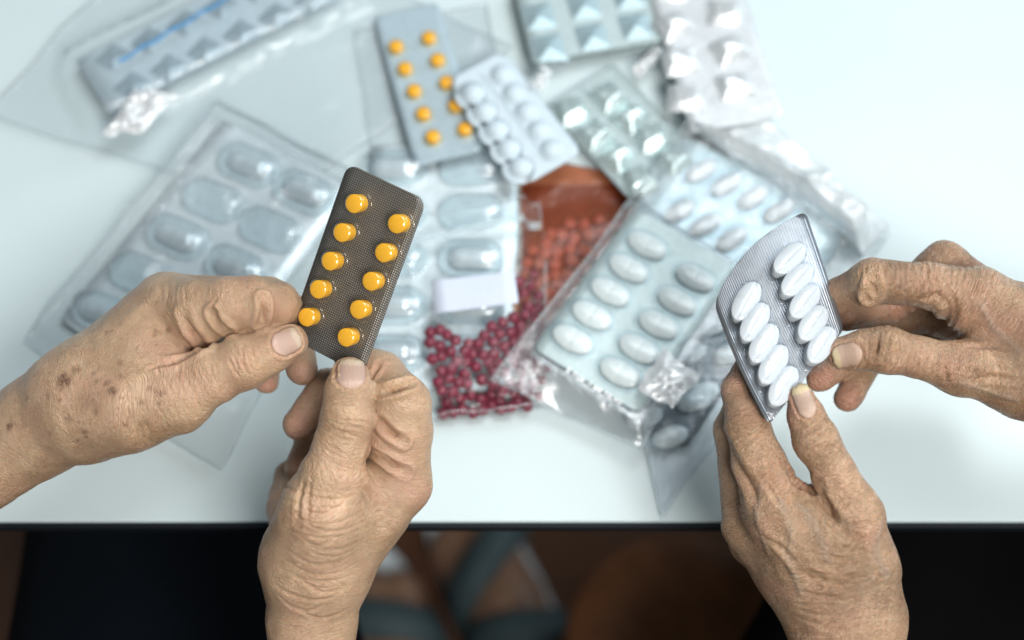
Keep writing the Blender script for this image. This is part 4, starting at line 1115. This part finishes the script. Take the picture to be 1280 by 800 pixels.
# --- hand 4: left hand coming up from the bottom edge
W = (1058, 775, -8, 58); IM = (972, 640, -14, 42); MM = (942, 655, 4, 40)
g = [
 (9, 4.5, [((1070, 1240, 30, 70), (1062, 940, -4, 60)), ((1062, 940, -4, 60), W), (W, IM), (W, MM), (W, (952, 672, 22, 40)), (W, (985, 700, 36, 36)), (W, (1082, 708, -14, 36)), ((1082, 708, -14, 36), (1070, 640, -20, 32)),
          (W, (1020, 670, -10, 46)), ((1025, 660, -12, 40), (1010, 645, -12, 34))]),
 (2.5, 3.0, [(IM, (950, 580, -11, 32)), ((950, 580, -11, 32), (933, 528, -9, 26.5)), ((933, 528, -9, 26.5), (924, 488, -4, 21)), ((924, 488, -4, 21), (938, 452, 0, 17))]),
 (3.0, 4.0, [((1070, 640, -20, 32), (1043, 590, -23, 26)), ((1043, 590, -23, 26), (1019, 548, -25, 27.5)), ((1019, 548, -25, 27.5), (1008, 520, -24, 22.5)), ((1008, 520, -24, 22.5), (1001, 499, -22, 17.5))]),
 (3.0, 1.5, [(MM, (917, 535, 6, 23)), ((917, 535, 6, 23), (930, 482, 14, 19)), ((930, 482, 14, 19), (970, 462, 8, 16))]),
 (3.0, 1.5, [((952, 672, 22, 40), (925, 565, 26, 22)), ((925, 565, 26, 22), (940, 505, 28, 18)), ((940, 505, 28, 18), (970, 485, 18, 15))]),
 (3.0, 1.5, [((985, 700, 36, 36), (945, 610, 42, 20)), ((945, 610, 42, 20), (940, 560, 40, 16)), ((940, 560, 40, 16), (948, 525, 32, 14))]),
]
H4 = Hand(g)
cr = [([(987, 590), (990, 600), (1003, 611), (1014, 614)], 1.3, .8), ([(1016, 612), (1024, 624), (1042, 648), (1050, 664)], 1.4, 1.2), ([(1024, 604), (1036, 630), (1040, 650)], .9, .9),
      ([(910, 548), (920, 580), (940, 610), (950, 640)], 1.1, 1.2), ([(968, 556), (962, 575), (972, 600)], .9, .8), ([(975, 565), (985, 582), (986, 596)], .7, .7),
      ([(955, 600), (968, 622), (985, 640)], .7, .9), ([(1002, 718), (1020, 714), (1040, 736)], .6, .9), ([(985, 716), (1015, 722), (1050, 730), (1075, 715), (1100, 712)], 1.0, 1.1),
      ([(950, 668), (985, 690), (1000, 716)], .7, 1.2), ([(1060, 690), (1075, 672), (1083, 655)], .8, 1.0), ([(1030, 690), (1052, 700), (1078, 690)], .6, .9), ([(1045, 680), (1072, 690), (1092, 680)], .5, .8)]
cr += knuckle(1022, 545, 62, 24, 12, 44, .65, .55, 33) + knuckle(932, 532, 75, 22, 10, 40, .6, .6, 34) + knuckle(955, 590, 70, 22, 6, 40, .35, .6, 35) + knuckle(1060, 625, 62, 22, 8, 60, .6, .7, 36)
cr += knuckle(1000, 600, 40, 16, 5, 24, .5, .6, 37)
for i in range(16):
    r = random.Random(300+i); y = 690+i*7.5+r.uniform(-3, 3); x0 = 990+r.uniform(-15, 40); x1 = 1115+r.uniform(-45, 5)
    cr.append(([(x0, y-6+r.uniform(-4, 4)), (x0*.6+x1*.4, y+4+r.uniform(-4, 4)), (x0*.3+x1*.7, y+r.uniform(-4, 4)), (x1, y-10+r.uniform(-5, 5))], r.uniform(.25, .6), r.uniform(.5, 1.0)))
rr = random.Random(6)
spots = [(rr.uniform(910, 1110), rr.uniform(600, 800), rr.uniform(1.5, 4.5), rr.uniform(.15, .45)) for _ in range(60)] + [(1020, 690, 24, .25), (955, 690, 22, .3), (925, 640, 14, .25)]
reds = [(992, 505, 18, .7), (985, 530, 18, .6), (1005, 605, 14, .6), (1085, 665, 18, .35), (925, 470, 18, .5)]
make_hand('hand', 'wrinkled left hand rising from below, long thumb nail against the bent silver strip', 'hand', H4, skin_b, nail_b,
          cr, spots, reds, [(1006, 503, -110, 42, 25, .9)], .20, seed=44,
          rough_zones=[(1060, 730, 80, .5), (1022, 548, 28, .6), (1060, 640, 50, .5), (935, 530, 28, .5)],
          ridge=[([(1040, 735), (1000, 685), (975, 640), (955, 590)], .9, 2.4), ([(1000, 720), (965, 680), (945, 640)], .8, 2.2), ([(1090, 720), (1085, 680), (1068, 640)], .8, 2.6), ([(1035, 700), (1020, 660), (1000, 630)], .5, 1.4), ([(1110, 720), (1092, 690), (1100, 655)], .5, 1.3), ([(1000, 740), (985, 700), (990, 660), (975, 625)], .5, 1.3), ([(960, 690), (945, 650), (950, 610)], .45, 1.2)])
